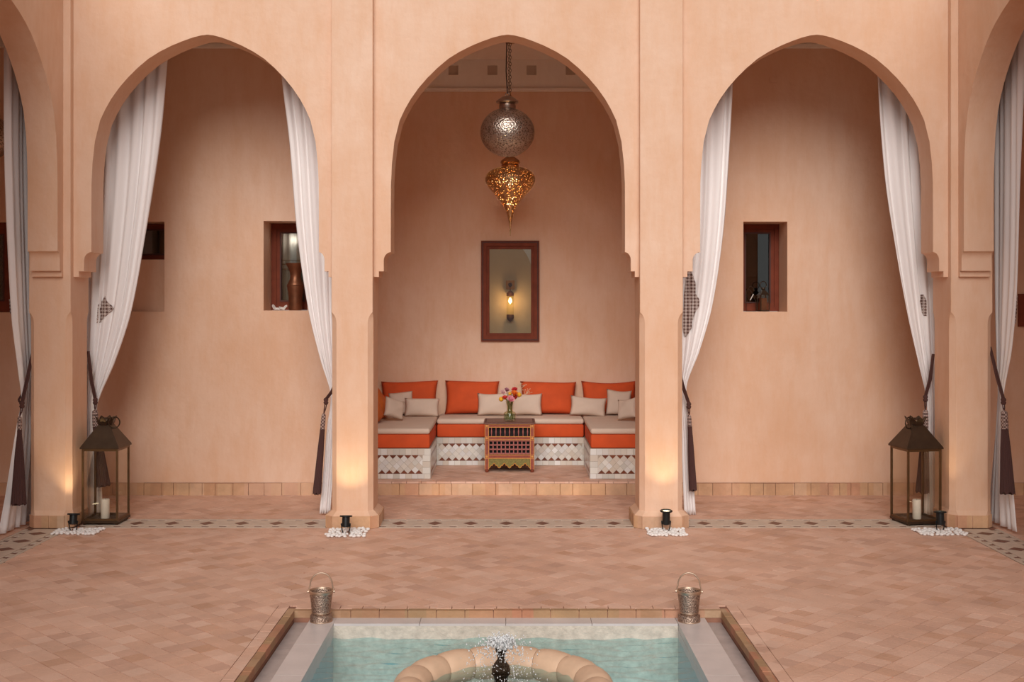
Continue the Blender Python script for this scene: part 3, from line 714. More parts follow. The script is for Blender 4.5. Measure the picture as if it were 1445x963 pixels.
# ================================================================== ALCOVE SEATING
BL = (NX0, -.809, 1.82, YN); BR = (.774, NX1, 1.82, YN); BB = (-.809, .774, 2.76, YN)
BH = .296; TQ = .0732
tri = {}; dia = {}
def flat_piece(poly, th, name, mat):
    return MB().prism(poly, 0, th).mesh(name, mat)
gp = .0012
dm = flat_piece([(-TQ / 2 + gp, 0), (0, -TQ / 2 + gp), (TQ / 2 - gp, 0), (0, TQ / 2 - gp)], .004, 'diamond_tile', 'zellige_white')
tu = flat_piece([(-TQ / 2 + 2 * gp, 0), (TQ / 2 - 2 * gp, 0), (0, TQ / 2 - gp)], .0045, 'triangle_tile', 'zellige_brown')
td = flat_piece([(-TQ / 2 + 2 * gp, 0), (0, -TQ / 2 + gp), (TQ / 2 - 2 * gp, 0)], .0045, 'triangle_tile', 'zellige_brown')
hl = flat_piece([(0, -TQ / 2 + gp), (TQ / 2 - gp, 0), (0, TQ / 2 - gp)], .004, 'half_tile', 'zellige_white')
hr = flat_piece([(-TQ / 2 + gp, 0), (0, -TQ / 2 + gp), (0, TQ / 2 - gp)], .004, 'half_tile', 'zellige_white')
def tiled_face(bench, origin, ux, width, mL, mR):
    """tile one vertical face. origin lower-left corner, ux unit vector along the face, normal = ux x z"""
    ux = Vector(ux); nz_ = Vector((ux.y, -ux.x, 0)); z = Vector((0, 0, 1))
    base = Matrix((( ux.x, z.x, nz_.x, 0), (ux.y, z.y, nz_.y, 0), (ux.z, z.z, nz_.z, 0), (0, 0, 0, 1))); rot = base.to_euler()
    org = Vector(origin)
    def put(me, name, u, v): link(name, me, bench, org + ux * u + z * v, rot)
    n = max(1, int((width - mL - mR) / TQ)); u0 = mL + (width - mL - mR - n * TQ) / 2 if mL == mR else (mL if mL > mR else width - mR - n * TQ)
    if mL == 0 and mR == 0: u0 = (width - n * TQ) / 2
    v0 = .05
    for i in range(n):
        uc = u0 + (i + .5) * TQ
        put(tu, 'triangle_tile', uc, v0)
        for j in (2, 4): put(dm, 'diamond_tile', uc, v0 + j * TQ / 2)
        if i < n - 1:
            for j in (1, 3): put(dm, 'diamond_tile', uc + TQ / 2, v0 + j * TQ / 2)
            put(td, 'triangle_tile', uc + TQ / 2, v0 + 2.5 * TQ)
    for j in (1, 3): put(hl, 'half_tile', u0, v0 + j * TQ / 2); put(hr, 'half_tile', u0 + n * TQ, v0 + j * TQ / 2)
    # border of oblong tiles
    def rect(u_0, u_1, v_0, v_1):
        me = MB().box(u_0 + gp, u_1 - gp, v_0 + gp, v_1 - gp, 0, .004).mesh('border_tile', 'zellige_white'); link('border_tile', me, bench, org, rot)
    top = v0 + 2.5 * TQ
    for (va, vb) in ((0, v0), (top, BH)):
        k = max(2, round(width / .062))
        for i in range(k): rect(width * i / k, width * (i + 1) / k, va, vb)
    for (ua, ub) in ((0, u0), (u0 + n * TQ, width)):
        if ub - ua > .006:
            for i in range(3): rect(ua, ub, v0 + (top - v0) * i / 3, v0 + (top - v0) * (i + 1) / 3)
def bench(label, r, faces):
    b = tag(MB().box(r[0] + .001, r[1] - .001, r[2], r[3] - .001, PZ + .001, PZ + BH).build('tiled_bench', 'grout'), label, 'bench', 'built-in tiled benches of the alcove')
    for f in faces: tiled_face(b, *f)
    MB().box(r[0] + .002, r[1] - .002, r[2] + .002, r[3] - .002, PZ + BH, PZ + BH + .002).build('bench_top', 'grout', b)
    return b
bench('white tiled bench wing along the alcove wall nearer the vase window', BL, [((BL[0], BL[2], PZ), (1, 0, 0), BL[1] - BL[0], .0, .075), ((BL[1], BL[2], PZ), (0, 1, 0), BB[2] - BL[2] - .005, .02, .02)])
bench('white tiled bench along the alcove back wall behind the painted table', BB, [((BB[0] + .005, BB[2], PZ), (1, 0, 0), BB[1] - BB[0] - .01, .01, .01)])
bench('white tiled bench wing along the alcove wall nearer the lace curtain', BR, [((BR[0], BR[2], PZ), (1, 0, 0), BR[1] - BR[0], .075, .0), ((BR[0], BB[2] - .005, PZ), (0, -1, 0), BB[2] - BR[2] - .005, .02, .02)])
ZS = PZ + BH + .003
def slab(name, label, cat, x0, x1, y0, y1, z0, z1, r, mat, grp):
    mb = MB().rbox(x0, x1, y0, y1, z0, z1, r, 3); return tag(mb.build(name, mat, None, 60), label, cat, grp)
g1, g2 = 'orange velvet seat cushions on the tiled benches', 'pale linen mattresses on the orange seats'
slab('seat_cushion', 'orange velvet seat cushion on the bench wing nearer the vase window', 'cushion', BL[0] + .005, BL[1] - .006, BL[2] + .006, BL[3] - .02, ZS, ZS + .138, .018, 'orange_velvet', g1)
slab('seat_cushion', 'orange velvet seat cushion on the back bench behind the table', 'cushion', BB[0] + .004, BB[1] - .004, BB[2] + .006, BB[3] - .02, ZS, ZS + .138, .018, 'orange_velvet', g1)
slab('seat_cushion', 'orange velvet seat cushion on the bench wing nearer the lace curtain', 'cushion', BR[0] + .006, BR[1] - .005, BR[2] + .006, BR[3] - .02, ZS, ZS + .138, .018, 'orange_velvet', g1)
z = ZS + .139; ZM = z + .058
slab('mattress', 'pale linen mattress on the bench wing nearer the vase window', 'mattress', BL[0] + .006, BL[1] - .004, BL[2] + .001, BL[3] - .02, z, ZM, .024, 'pale_linen', g2)
slab('mattress', 'pale linen mattress on the back bench behind the table', 'mattress', BB[0] + .004, BB[1] - .004, BB[2] + .001, BB[3] - .02, z, ZM, .024, 'pale_linen', g2)
slab('mattress', 'pale linen mattress on the bench wing nearer the lace curtain', 'mattress', BR[0] + .004, BR[1] - .006, BR[2] + .001, BR[3] - .02, z, ZM, .024, 'pale_linen', g2)
def pillow_mesh(wd, ht, th, mat, rnd=0., seed=1):
    """plump cushion standing on its edge: x width, z height, y thickness; origin at bottom centre"""
    n = 15; rg = random.Random(seed); vs = []; fs = []
    ph = [rg.uniform(0, 6) for _ in range(4)]
    for s_ in (-1, 1):
        for i in range(n):
            for j in range(n):
                u = -1 + 2 * i / (n - 1); v = -1 + 2 * j / (n - 1)
                e = (1 - u ** 4) * (1 - v ** 4); t = max(0, (1 - u * u) * (1 - v * v)) ** .42
                cx = 1 - .075 * (1 - v * v) * abs(u) ** 3; cz = 1 - .085 * (1 - u * u) * abs(v) ** 3
                if rnd:
                    k = 1 - rnd * .29 * (u * v) ** 2; cx *= k; cz *= k
                w_ = .045 * math.sin(3.1 * u + 2 * v + ph[0]) + .035 * math.sin(5 * v - 4 * u + ph[1])
                vs.append((wd / 2 * u * cx, s_ * th / 2 * t * (1 + w_ * 2), ht / 2 + ht / 2 * v * cz + .02 * ht * math.sin(2.2 * u + ph[2]) * max(0, v)))
    for s_ in (0, 1):
        o = s_ * n * n
        for i in range(n - 1):
            for j in range(n - 1): f = (o + i * n + j, o + (i + 1) * n + j, o + (i + 1) * n + j + 1, o + i * n + j + 1); fs.append(f if s_ == 0 else f[::-1])
    mb = MB().add(vs, fs); me = mb.mesh('cushion_cover', mat, 180)
    bm = bmesh.new(); bm.from_mesh(me); bmesh.ops.remove_doubles(bm, verts=bm.verts, dist=1e-4); bmesh.ops.recalc_face_normals(bm, faces=bm.faces); bm.to_mesh(me); bm.free()
    return me
def pillow(label, mat, px, Y, wd, ht, th, yaw=0, lean=12, roll=0, zadd=0., rnd=0., grp=None, name='throw_pillow', X=None, seed=1, spin=None):
    me = pillow_mesh(wd, ht, th, mat, rnd, seed)
    x = X if X is not None else (px - VX) * (Y + D) / F
    o = link(name, me, None, (x, Y, ZM + .001 + zadd))
    m = Euler((0, 0, R(yaw))).to_matrix() @ Euler((R(-lean), 0, 0)).to_matrix() @ Euler((0, R(roll), 0)).to_matrix()
    o.rotation_euler = m.to_euler()
    return tag(o, label, 'cushion', grp)
go, gw = 'orange velvet back cushions of the alcove', 'pale linen throw pillows of the alcove'
pillow('orange velvet back cushion in the alcove corner nearer the vase window', 'orange_velvet', 577, 3.255, .64, .38, .15, 0, 14, 0, grp=go, name='back_cushion', seed=2)
pillow('orange velvet back cushion beside the vase flowers, toward the vase window', 'orange_velvet', 666, 3.25, .61, .385, .15, 0, 15, 0, grp=go, name='back_cushion', seed=3)
pillow('orange velvet back cushion beside the vase flowers, toward the lace curtain', 'orange_velvet', 774, 3.25, .63, .375, .15, 0, 15, 0, grp=go, name='back_cushion', seed=4)
pillow('orange velvet back cushion in the alcove corner nearer the lace curtain', 'orange_velvet', 860, 3.255, .62, .375, .15, 0, 14, 0, grp=go, name='back_cushion', seed=5)
gs = 'light orange rounded cushions leaning on the alcove side walls'
for sgn, wx, tag_ in ((-1, NX0, 'vase window'), (1, NX1, 'lace curtain')):
    pillow('light orange rounded cushion on the wall nearer the %s, toward the corner' % tag_, 'orange_cotton', 0, 2.86, .46, .40, .19, 90 * -sgn * 1, 28, 0, zadd=-.008, rnd=1, grp=gs, name='side_cushion', X=wx - sgn * .235, seed=6)
    pillow('light orange rounded cushion on the wall nearer the %s, toward the bench front' % tag_, 'orange_cotton', 0, 2.36, .46, .37, .19, 90 * -sgn * 1, 28, 0, zadd=-.008, rnd=1, grp=gs, name='side_cushion', X=wx - sgn * .22, seed=7)
pillow('square pale pillow standing behind oblong one, corner by the vase window', 'pale_linen', 568, 3.128, .27, .265, .11, 14, 14, -3, grp=gw, seed=8)
pillow('oblong pale pillow in front of the square one, corner by the vase window', 'pale_linen', 595, 3.005, .385, .205, .12, 5, 14, 2, grp=gw, seed=9)
pillow('tilted pale pillow leaning on rounded orange cushions, wing by the vase window', 'pale_linen', 555, 2.5, .23, .215, .10, 38, 20, 18, zadd=.036, grp=gw, seed=10)
pillow('oblong pale pillow beside the flower vase, toward the vase window', 'pale_linen', 696.3, 3.12, .36, .255, .12, 0, 16, 0, grp=gw, seed=11)
pillow('oblong pale pillow beside the flower vase, toward the lace curtain', 'pale_linen', 743, 3.128, .35, .25, .12, 0, 16, 0, grp=gw, seed=12)
pillow('oblong pale pillow in front of orange cushion, corner by the lace curtain', 'pale_linen', 829, 3.065, .40, .215, .12, -3, 16, 4, grp=gw, seed=13)
pillow('square pale pillow standing upright, corner by the lace curtain', 'pale_linen', 872, 3.128, .28, .285, .11, -10, 12, 2, grp=gw, seed=14)
pillow('tilted pale pillow leaning on rounded orange cushions, wing by the lace curtain', 'pale_linen', 885, 2.5, .23, .225, .10, -38, 20, -12, zadd=.026, grp=gw, seed=15)

# ---- painted side table ------------------------------------------
tx = (719 - VX) * (2.24 + D) / F; TW = .507; TD = .40
tb = thing('side_table', 'painted wooden side table with spindle gallery and pierced lattice front', 'table', (tx, 2.24, PZ + .001))
hw = TW / 2
MB().rbox(-hw - .012, hw + .012, -.012, TD + .012, .494, .512, .004, 1).build('table_top', 'table_top_paint', tb)
mb = MB(); bars_xy = None
for (a, b, c, d) in ((-hw, hw, 0, .016), (-hw, hw, TD - .016, TD), (-hw, -hw + .016, .016, TD - .016), (hw - .016, hw, .016, TD - .016)): mb.box(a, b, c, d, .512, .5145)
mb.build('top_edging', 'wood_dark', tb)
LW = .042
for sx_ in (-1, 1):
    for yy in (0, TD - LW):
        x0 = -hw if sx_ < 0 else hw - LW
        lg = MB().box(x0, x0 + LW, yy, yy + LW, .03, .493).build('leg', 'red_paint', tb)
        MB().lathe([(.014, 0), (.019, .008), (.019, .018), (.012, .03)], 12, T(x0 + LW / 2, yy + LW / 2)).build('foot', 'wood', lg, 50)
        if yy == 0:
            for xe in (x0, x0 + LW - .005): MB().box(xe, xe + .005, -.002, .003, .03, .493).build('gold_edge', 'gold_paint', lg)
            for zc in (.349, .160, .476):
                MB().box(x0, x0 + LW, -.0025, .002, zc - .021, zc - .017).build('gold_edge', 'gold_paint', lg); MB().box(x0, x0 + LW, -.0025, .002, zc + .017, zc + .021).build('gold_edge', 'gold_paint', lg)
                MB().lathe([(.012, -.002), (.012, .003), (.007, .004), (.006, .002)], 14, T(x0 + LW / 2, 0, zc, 0, R(90))).build('rosette', 'gold_paint', lg)
for (za, zb_) in ((.459, .493), (.331, .368), (.140, .181)):
    r_ = MB().box(-hw + LW, hw - LW, .006, .03, za, zb_).build('rail', 'red_paint', tb)
    for zc in (za, zb_ - .006): MB().box(-hw + LW, hw - LW, .002, .01, zc, zc + .006).build('gold_edge', 'gold_paint', r_)
sp = MB().lathe([(.004, 0), (.006, .006), (.004, .014), (.0065, .03), (.008, .042), (.0065, .055), (.004, .07), (.006, .08), (.004, .09)], 10).mesh('spindle', 'mauve_paint', 60)
for k in range(9): link('spindle', sp, tb, (-.185 + .37 * k / 8, .018, .368))
gw_ = TW - 2 * LW
vb = MB().box(-.0055, .0055, -.006, .006, 0, .15).mesh('lattice_bar', 'mauve_paint')
for k in range(11): link('lattice_bar', vb, tb, (-gw_ / 2 + gw_ * k / 10, .02, .181))
hb = MB().box(-gw_ / 2, gw_ / 2, -.006, .006, -.0065, .0065).mesh('lattice_bar', 'mauve_paint')
for k in range(4): link('lattice_bar', hb, tb, (0, .021, .19 + .132 * k / 3))
kn = MB().lathe([(0, -.011), (.007, -.009), (.0115, 0), (.007, .004), (0, .004)], 10, T(0, 0, 0, 0, R(-90))).mesh('knob', 'mauve_paint', 60)
for i in range(11):
    for k in range(4): link('knob', kn, tb, (-gw_ / 2 + gw_ * i / 10, .018, .19 + .132 * k / 3))
pts = [(-gw_ / 2, .139)]; nn_ = 4
for k in range(nn_):
    a = -gw_ / 2 + gw_ * k / nn_; wv = gw_ / nn_
    for (fx, fz) in ((0, .04), (.12, .048), (.2, .066), (.34, .066), (.40, .082), (.5, .09), (.60, .082), (.66, .066), (.8, .066), (.88, .048)): pts.append((a + wv * (fx), fz))
pts += [(gw_ / 2, .04), (gw_ / 2, .139)]
def ribbon(mb, pts, zt_, y0, y1):
    c = pts[1:-1]
    for (a, b) in zip(c, c[1:]):
        if b[0] - a[0] > 1e-5: mb.add([(a[0], y0, a[1]), (b[0], y0, b[1]), (b[0], y0, zt_), (a[0], y0, zt_), (a[0], y1, a[1]), (b[0], y1, b[1]), (b[0], y1, zt_), (a[0], y1, zt_)], [(0, 1, 2, 3), (7, 6, 5, 4), (0, 4, 5, 1)])
mb = MB(); ribbon(mb, pts, .139, .008, .022); ap = mb.build('apron', 'green_paint', tb)
mb = MB(); mb.tube([(x, .007, z_ + .003) for x, z_ in pts[1:-1]], .0035, 5); mb.build('gold_edge', 'gold_paint', ap)
for xs_ in (-hw + .006, hw - .018): MB().box(xs_, xs_ + .012, LW, TD - LW, .06, .493).build('side_panel', 'red_paint', tb)
MB().box(-hw + LW, hw - LW, TD - .02, TD - .008, .06, .493).build('back_panel', 'red_paint', tb)
MB().box(-hw + LW, hw - LW, .05, .058, .14, .493).build('shade_panel', 'unlit_dark', tb)  # dark sheet added where the hollow behind the lattice is only shade
MB().box(-hw + .018, hw - .018, .058, TD - .02, .136, .142).build('shelf', 'unlit_dark', tb)
# vase with flowers
TZ = PZ + .001 + .5125
vx, vy = (719.3 - VX) * (2.43 + D) / F, 2.43
v = thing('flower_vase', 'clear glass vase holding bright flowers on the painted table', 'vase', (vx, vy, TZ))
MB().lathe([(.001, .004), (.058, .004), (.062, .0), (.064, .01), (.064, .078), (.056, .088), (.036, .096), (.028, .11), (.030, .15), (.042, .20), (.045, .205), (.041, .203), (.026, .15), (.024, .11), (.034, .092), (.058, .08), (.058, .014), (.001, .012)], 28, cap=False).build('glass_body', 'vase_glass', v, 40)
MB().lathe([(0, .014), (.056, .014), (.056, .07), (0, .07)], 24).build('water', 'water', v, 40)
def vase_path(slot, hp, r=0.0):
    """stem from the vase floor through the neck and over the rim to a head at hp; slot = own place in the neck"""
    n, k = slot; rad = {9: .0165, 3: .0075, 1: 0}[n]; a = 2 * math.pi * k / n
    c, s_ = math.cos(a), math.sin(a); q0 = Vector((vx, vy, TZ))
    pts = [q0 + Vector((c * rad * 1.9, s_ * rad * 1.9, .016)), q0 + Vector((c * rad * 1.05, s_ * rad * 1.05, .10)), q0 + Vector((c * rad, s_ * rad, .15))]
    h = hp - q0; hd = Vector((h.x, h.y, 0)); ln = hd.length; hd = hd.normalized() if ln > 1e-4 else Vector((c, s_, 0))
    rim = q0 + Vector((c * rad * .5, s_ * rad * .5, .208)) + hd * min(.026, ln); pts.append(rim)
    over = q0 + hd * min(.046, ln * .7) + Vector((0, 0, .222)); 
    if h.z - r < .25: pts.append(over)
    d = (hp - pts[-1]); pts.append(hp - d.normalized() * min(r * .6, d.length * .5))
    return pts
def flower(name, label, kind, px, py, Y, r, pet, slot):
    hp = Vector(((px - VX) * (Y + D) / F, Y, H + (HY - py) * (Y + D) / F)); r *= 1.25
    path = vase_path(slot, hp, r); base = path[0]
    f = thing(name, label, 'flower', base, group='cut flowers in the glass vase')
    rel = hp - base; pts = [p - base for p in path]
    MB().tube(pts, .0028, 6).build('stem', 'stem_green', f, 60)
    me = MB()
    if kind == 'ball':
        bm = bmesh.new(); bmesh.ops.create_icosphere(bm, subdivisions=2, radius=r)
        for q_ in bm.verts: q_.co *= random.uniform(.93, 1.06)
        me.add([tuple(q_.co) for q_ in bm.verts], [tuple(x_.index for x_ in fc.verts) for fc in bm.faces]); bm.free()
    else:
        for ringi, (n_, op, ln) in enumerate(((8, 62, 1.0), (7, 38, .9), (5, 14, .75))):
            for k in range(n_):
                m_ = Euler((0, 0, 2 * math.pi * (k + .5 * ringi) / n_)).to_matrix().to_4x4() @ Euler((0, R(op), 0)).to_matrix().to_4x4()
                L_ = r * 1.15 * ln; W_ = r * .42
                me.add([(0, 0, -r * .3), (.1 * r, -W_, L_ * .45), (.1 * r, W_, L_ * .45), (-.05 * r, -W_ * .6, L_ * .9), (-.05 * r, W_ * .6, L_ * .9), (-.16 * r, 0, L_)], [(0, 1, 2), (1, 3, 4, 2), (3, 5, 4)], m_)
        me.lathe([(0, -r * .45), (r * .3, -r * .3), (r * .35, 0), (0, r * .3)], 8)
    tilt = Euler((R(random.uniform(20, 55)), 0, R(random.uniform(-30, 30))))
    me.build('blossom', pet, f, 180 if kind == 'ball' else None, loc=rel, rot=tilt)
for a in (('ball_flower', 'round yellow-orange ball flower low on the bouquet rim', 'ball', 707.3, 563.5, 2.40, .021, 'petal_yellow', (9, 5)),
          ('blossom_flower', 'coral red blossom between yellow ball and pale pink bloom', 'fl', 712.5, 562.5, 2.37, .026, 'petal_coral', (9, 6)),
          ('blossom_flower', 'large pale pink bloom at the front of the bouquet', 'fl', 720, 564.5, 2.335, .034, 'petal_pink', (9, 7)),
          ('blossom_flower', 'crimson blossom topping the bouquet', 'fl', 726.3, 551.5, 2.50, .028, 'petal_red', (9, 2)),
          ('blossom_flower', 'orange blossom in the middle of the bouquet', 'fl', 725.5, 556.5, 2.36, .032, 'petal_orange', (9, 8)),
          ('ball_flower', 'yellow ball flower on the bouquet side by the wispy sprigs', 'ball', 732.5, 557.5, 2.45, .021, 'petal_yellow', (9, 1)),
          ('blossom_flower', 'deep pink blossom below the orange one', 'fl', 727, 562, 2.43, .027, 'petal_coral', (9, 0)),
          ('blossom_flower', 'dusky mauve blossom at the back of the bouquet', 'fl', 715, 551.5, 2.53, .024, 'petal_mauve', (9, 3)),
          ('blossom_flower', 'pale pink feathery blossom on the bouquet edge', 'fl', 709.5, 554.5, 2.45, .026, 'petal_pale', (9, 4)),
          ('ball_flower', 'small golden ball flower between mauve and orange blooms', 'ball', 719.5, 556, 2.45, .015, 'petal_yellow', (1, 0))): flower(*a)
def sprig(px, py, Y, seed, label, slot):
    rg = random.Random(seed); hp = Vector(((px - VX) * (Y + D) / F, Y, H + (HY - py) * (Y + D) / F)); path = vase_path(slot, hp); base = path[0]
    f = thing('dried_sprig', label, 'sprig', base, group='wispy dried sprigs in the glass vase'); rel = hp - base; mb = MB(); hd = MB()
    mid = path[3] - base; mb.tube([p - base for p in path], .0018, 5)
    for k in range(16):
        t = rg.uniform(.6, 1); s0 = mid.lerp(rel, t); e = s0 + Vector((rg.uniform(-.04, .05), rg.uniform(-.006, .04), rg.uniform(.005, .05)))
        mb.tube([s0, e], .0009, 4); hd.add([(a * .004 + e.x, b * .004 + e.y, c * .004 + e.z) for a, b, c in iv], ifc)
    mb.build('stem', 'twig', f); hd.build('seed_heads', 'twig', f)
sprig(738, 546, 2.52, 1, 'tall wispy dried sprig rising above the bouquet', (3, 1)); sprig(745, 555, 2.50, 2, 'wispy dried sprig spreading sideways over the pale pillow', (3, 2)); sprig(731, 545, 2.58, 3, 'wispy dried sprig standing behind the crimson blossom', (3, 0))

# ================================================================== HANGING LAMPS
def cord(parent, z0, z1, bend=.0, r=.005, name='cord', mat='cord_black'):
    MB().tube([(0, 0, z0), (bend, 0, z0 + (z1 - z0) * .25), (bend * .4, 0, z0 + (z1 - z0) * .6), (0, 0, z1)], r, 8).build(name, mat, parent, 60)
def globe_lamp(label, loc, rad, zc, flat=.9):
    """loc = ceiling point, zc = centre height"""
    lamp = thing('pendant_lamp', label, 'pendant lamp', loc); c = zc - loc[2]
    prof = [(rad * math.cos(R(a)), c + rad * flat * math.sin(R(a))) for a in range(-86, 76, 6)]
    MB().lathe(prof, 48, cap=False).build('globe', 'pierced_silver', lamp, 180)
    t = c + rad * flat * .97; k = rad / .247
    MB().lathe([(.066 * k, t - .012), (.075 * k, t + .0), (.075 * k, t + .035 * k), (.07 * k, t + .04 * k), (.10 * k, t + .055 * k), (.103 * k, t + .066 * k), (.08 * k, t + .085 * k), (.055 * k, t + .105 * k), (.02 * k, t + .118 * k), (.0, t + .12 * k)], 32).build('cap', 'lamp_metal', lamp, 40)
    MB().tube([(.018 * math.cos(R(a)), 0, t + .128 * k + .018 * math.sin(R(a))) for a in range(0, 360, 30)], .004, 6, closed=True).build('loop', 'lamp_metal', lamp, 60)
    MB().lathe([(0, c + .05), (.03, c + .02), (.035, c - .02), (0, c - .05)], 16).build('bulb', 'bulb_warm', lamp, 60)
    cord(lamp, t + .14 * k, 0, -.012)
    mb = MB(); zz_ = t + .14 * k
    for i in range(int(-zz_ / .028)):
        a = R(90 * (i % 2)); cz_ = zz_ + .028 * i
        mb.tube([(.012 + (.008 * math.cos(R(b))) * math.cos(a), .008 * math.cos(R(b)) * math.sin(a), cz_ + .017 * math.sin(R(b))) for b in range(0, 360, 45)], .0022, 4, closed=True)
    mb.build('chain', 'bronze', lamp)
    MB().lathe([(.05, -.03), (.055, -.02), (.055, -.001)], 20).build('canopy', 'lamp_metal', lamp, 40)
    return lamp
gY = .92; gp_ = P(716, 187, gY)
globe_lamp('silver pierced metal globe lamp hanging under the middle arch', (gp_.x, gY, CZ), .247, gp_.z)
globe_lamp('pierced metal globe lamp in the side gallery behind its curtain', (-4.83, 1.0, CZ), .235, 3.39)
tY = 2.4; tp = P(720, 257, tY)
lamp = thing('pendant_lamp', 'brass teardrop lamp with pointed tip hanging in the alcove', 'pendant lamp', (tp.x, tY, CZ)); c = tp.z - CZ
def ty(y): return H + (HY - y) * (tY + D) / F - CZ
sc = (tY + D) / F
prof = [(0, ty(332)), (.006, ty(330)), (1.5 * sc, ty(318)), (3.5 * sc, ty(307)), (7 * sc, ty(296)), (13 * sc, ty(286)), (22 * sc, ty(275)), (30 * sc, ty(266)), (34 * sc, ty(259)), (35.3 * sc, ty(254)), (34.5 * sc, ty(249)), (31 * sc, ty(243.5)), (24 * sc, ty(239)), (15 * sc, ty(236.5)), (9 * sc, ty(235.5))]
sm_ = []
for i in range(len(prof) - 1):
    p0, p1, p2, p3 = prof[max(i - 1, 0)], prof[i], prof[i + 1], prof[min(i + 2, len(prof) - 1)]
    for k in range(4):
        t = k / 4; sm_.append(tuple(.5 * (2 * p1[j] + (p2[j] - p0[j]) * t + (2 * p0[j] - 5 * p1[j] + 4 * p2[j] - p3[j]) * t * t + (3 * p1[j] - p0[j] - 3 * p2[j] + p3[j]) * t ** 3) for j in (0, 1)))
sm_.append(prof[-1]); sm_ = [(max(0, r), z_) for r, z_ in sm_]
MB().lathe(sm_, 48, cap=False).build('teardrop_body', 'pierced_brass', lamp, 180)
MB().lathe([(12 * sc, ty(237)), (13 * sc, ty(234)), (11.5 * sc, ty(233)), (14 * sc, ty(230)), (13 * sc, ty(227)), (8 * sc, ty(223)), (2 * sc, ty(220))], 32).build('cap', 'lamp_brass', lamp, 40)
MB().lathe([(0, c + .03), (.025, c), (.03, c - .03), (0, c - .06)], 16).build('bulb', 'bulb_warm', lamp, 60)
MB().lathe([(0, ty(333.5)), (.006, ty(332)), (0, ty(330.5))], 10).build('finial', 'lamp_brass', lamp, 60)
pl = bpy.data.lights.new('teardrop_light', 'POINT'); pl.energy = 48; pl.color = (1, .8, .5); pl.shadow_soft_size = .07
po = bpy.data.objects.new('teardrop_light', pl); col.objects.link(po); po.location = (tp.x, tY, tp.z)
mb = MB(); z0 = ty(221)
for i in range(int(-z0 / .034)):
    a = R(90 * (i % 2)); cz_ = z0 + .034 * i + .01
    mb.tube([((.011 * math.cos(R(b))) * math.cos(a), .011 * math.cos(R(b)) * math.sin(a), cz_ + .021 * math.sin(R(b))) for b in range(0, 360, 45)], .003, 4, closed=True)
mb.build('chain', 'bronze', lamp)
MB().lathe([(.05, -.03), (.055, -.02), (.055, -.001)], 20).build('canopy', 'lamp_brass', lamp, 40)

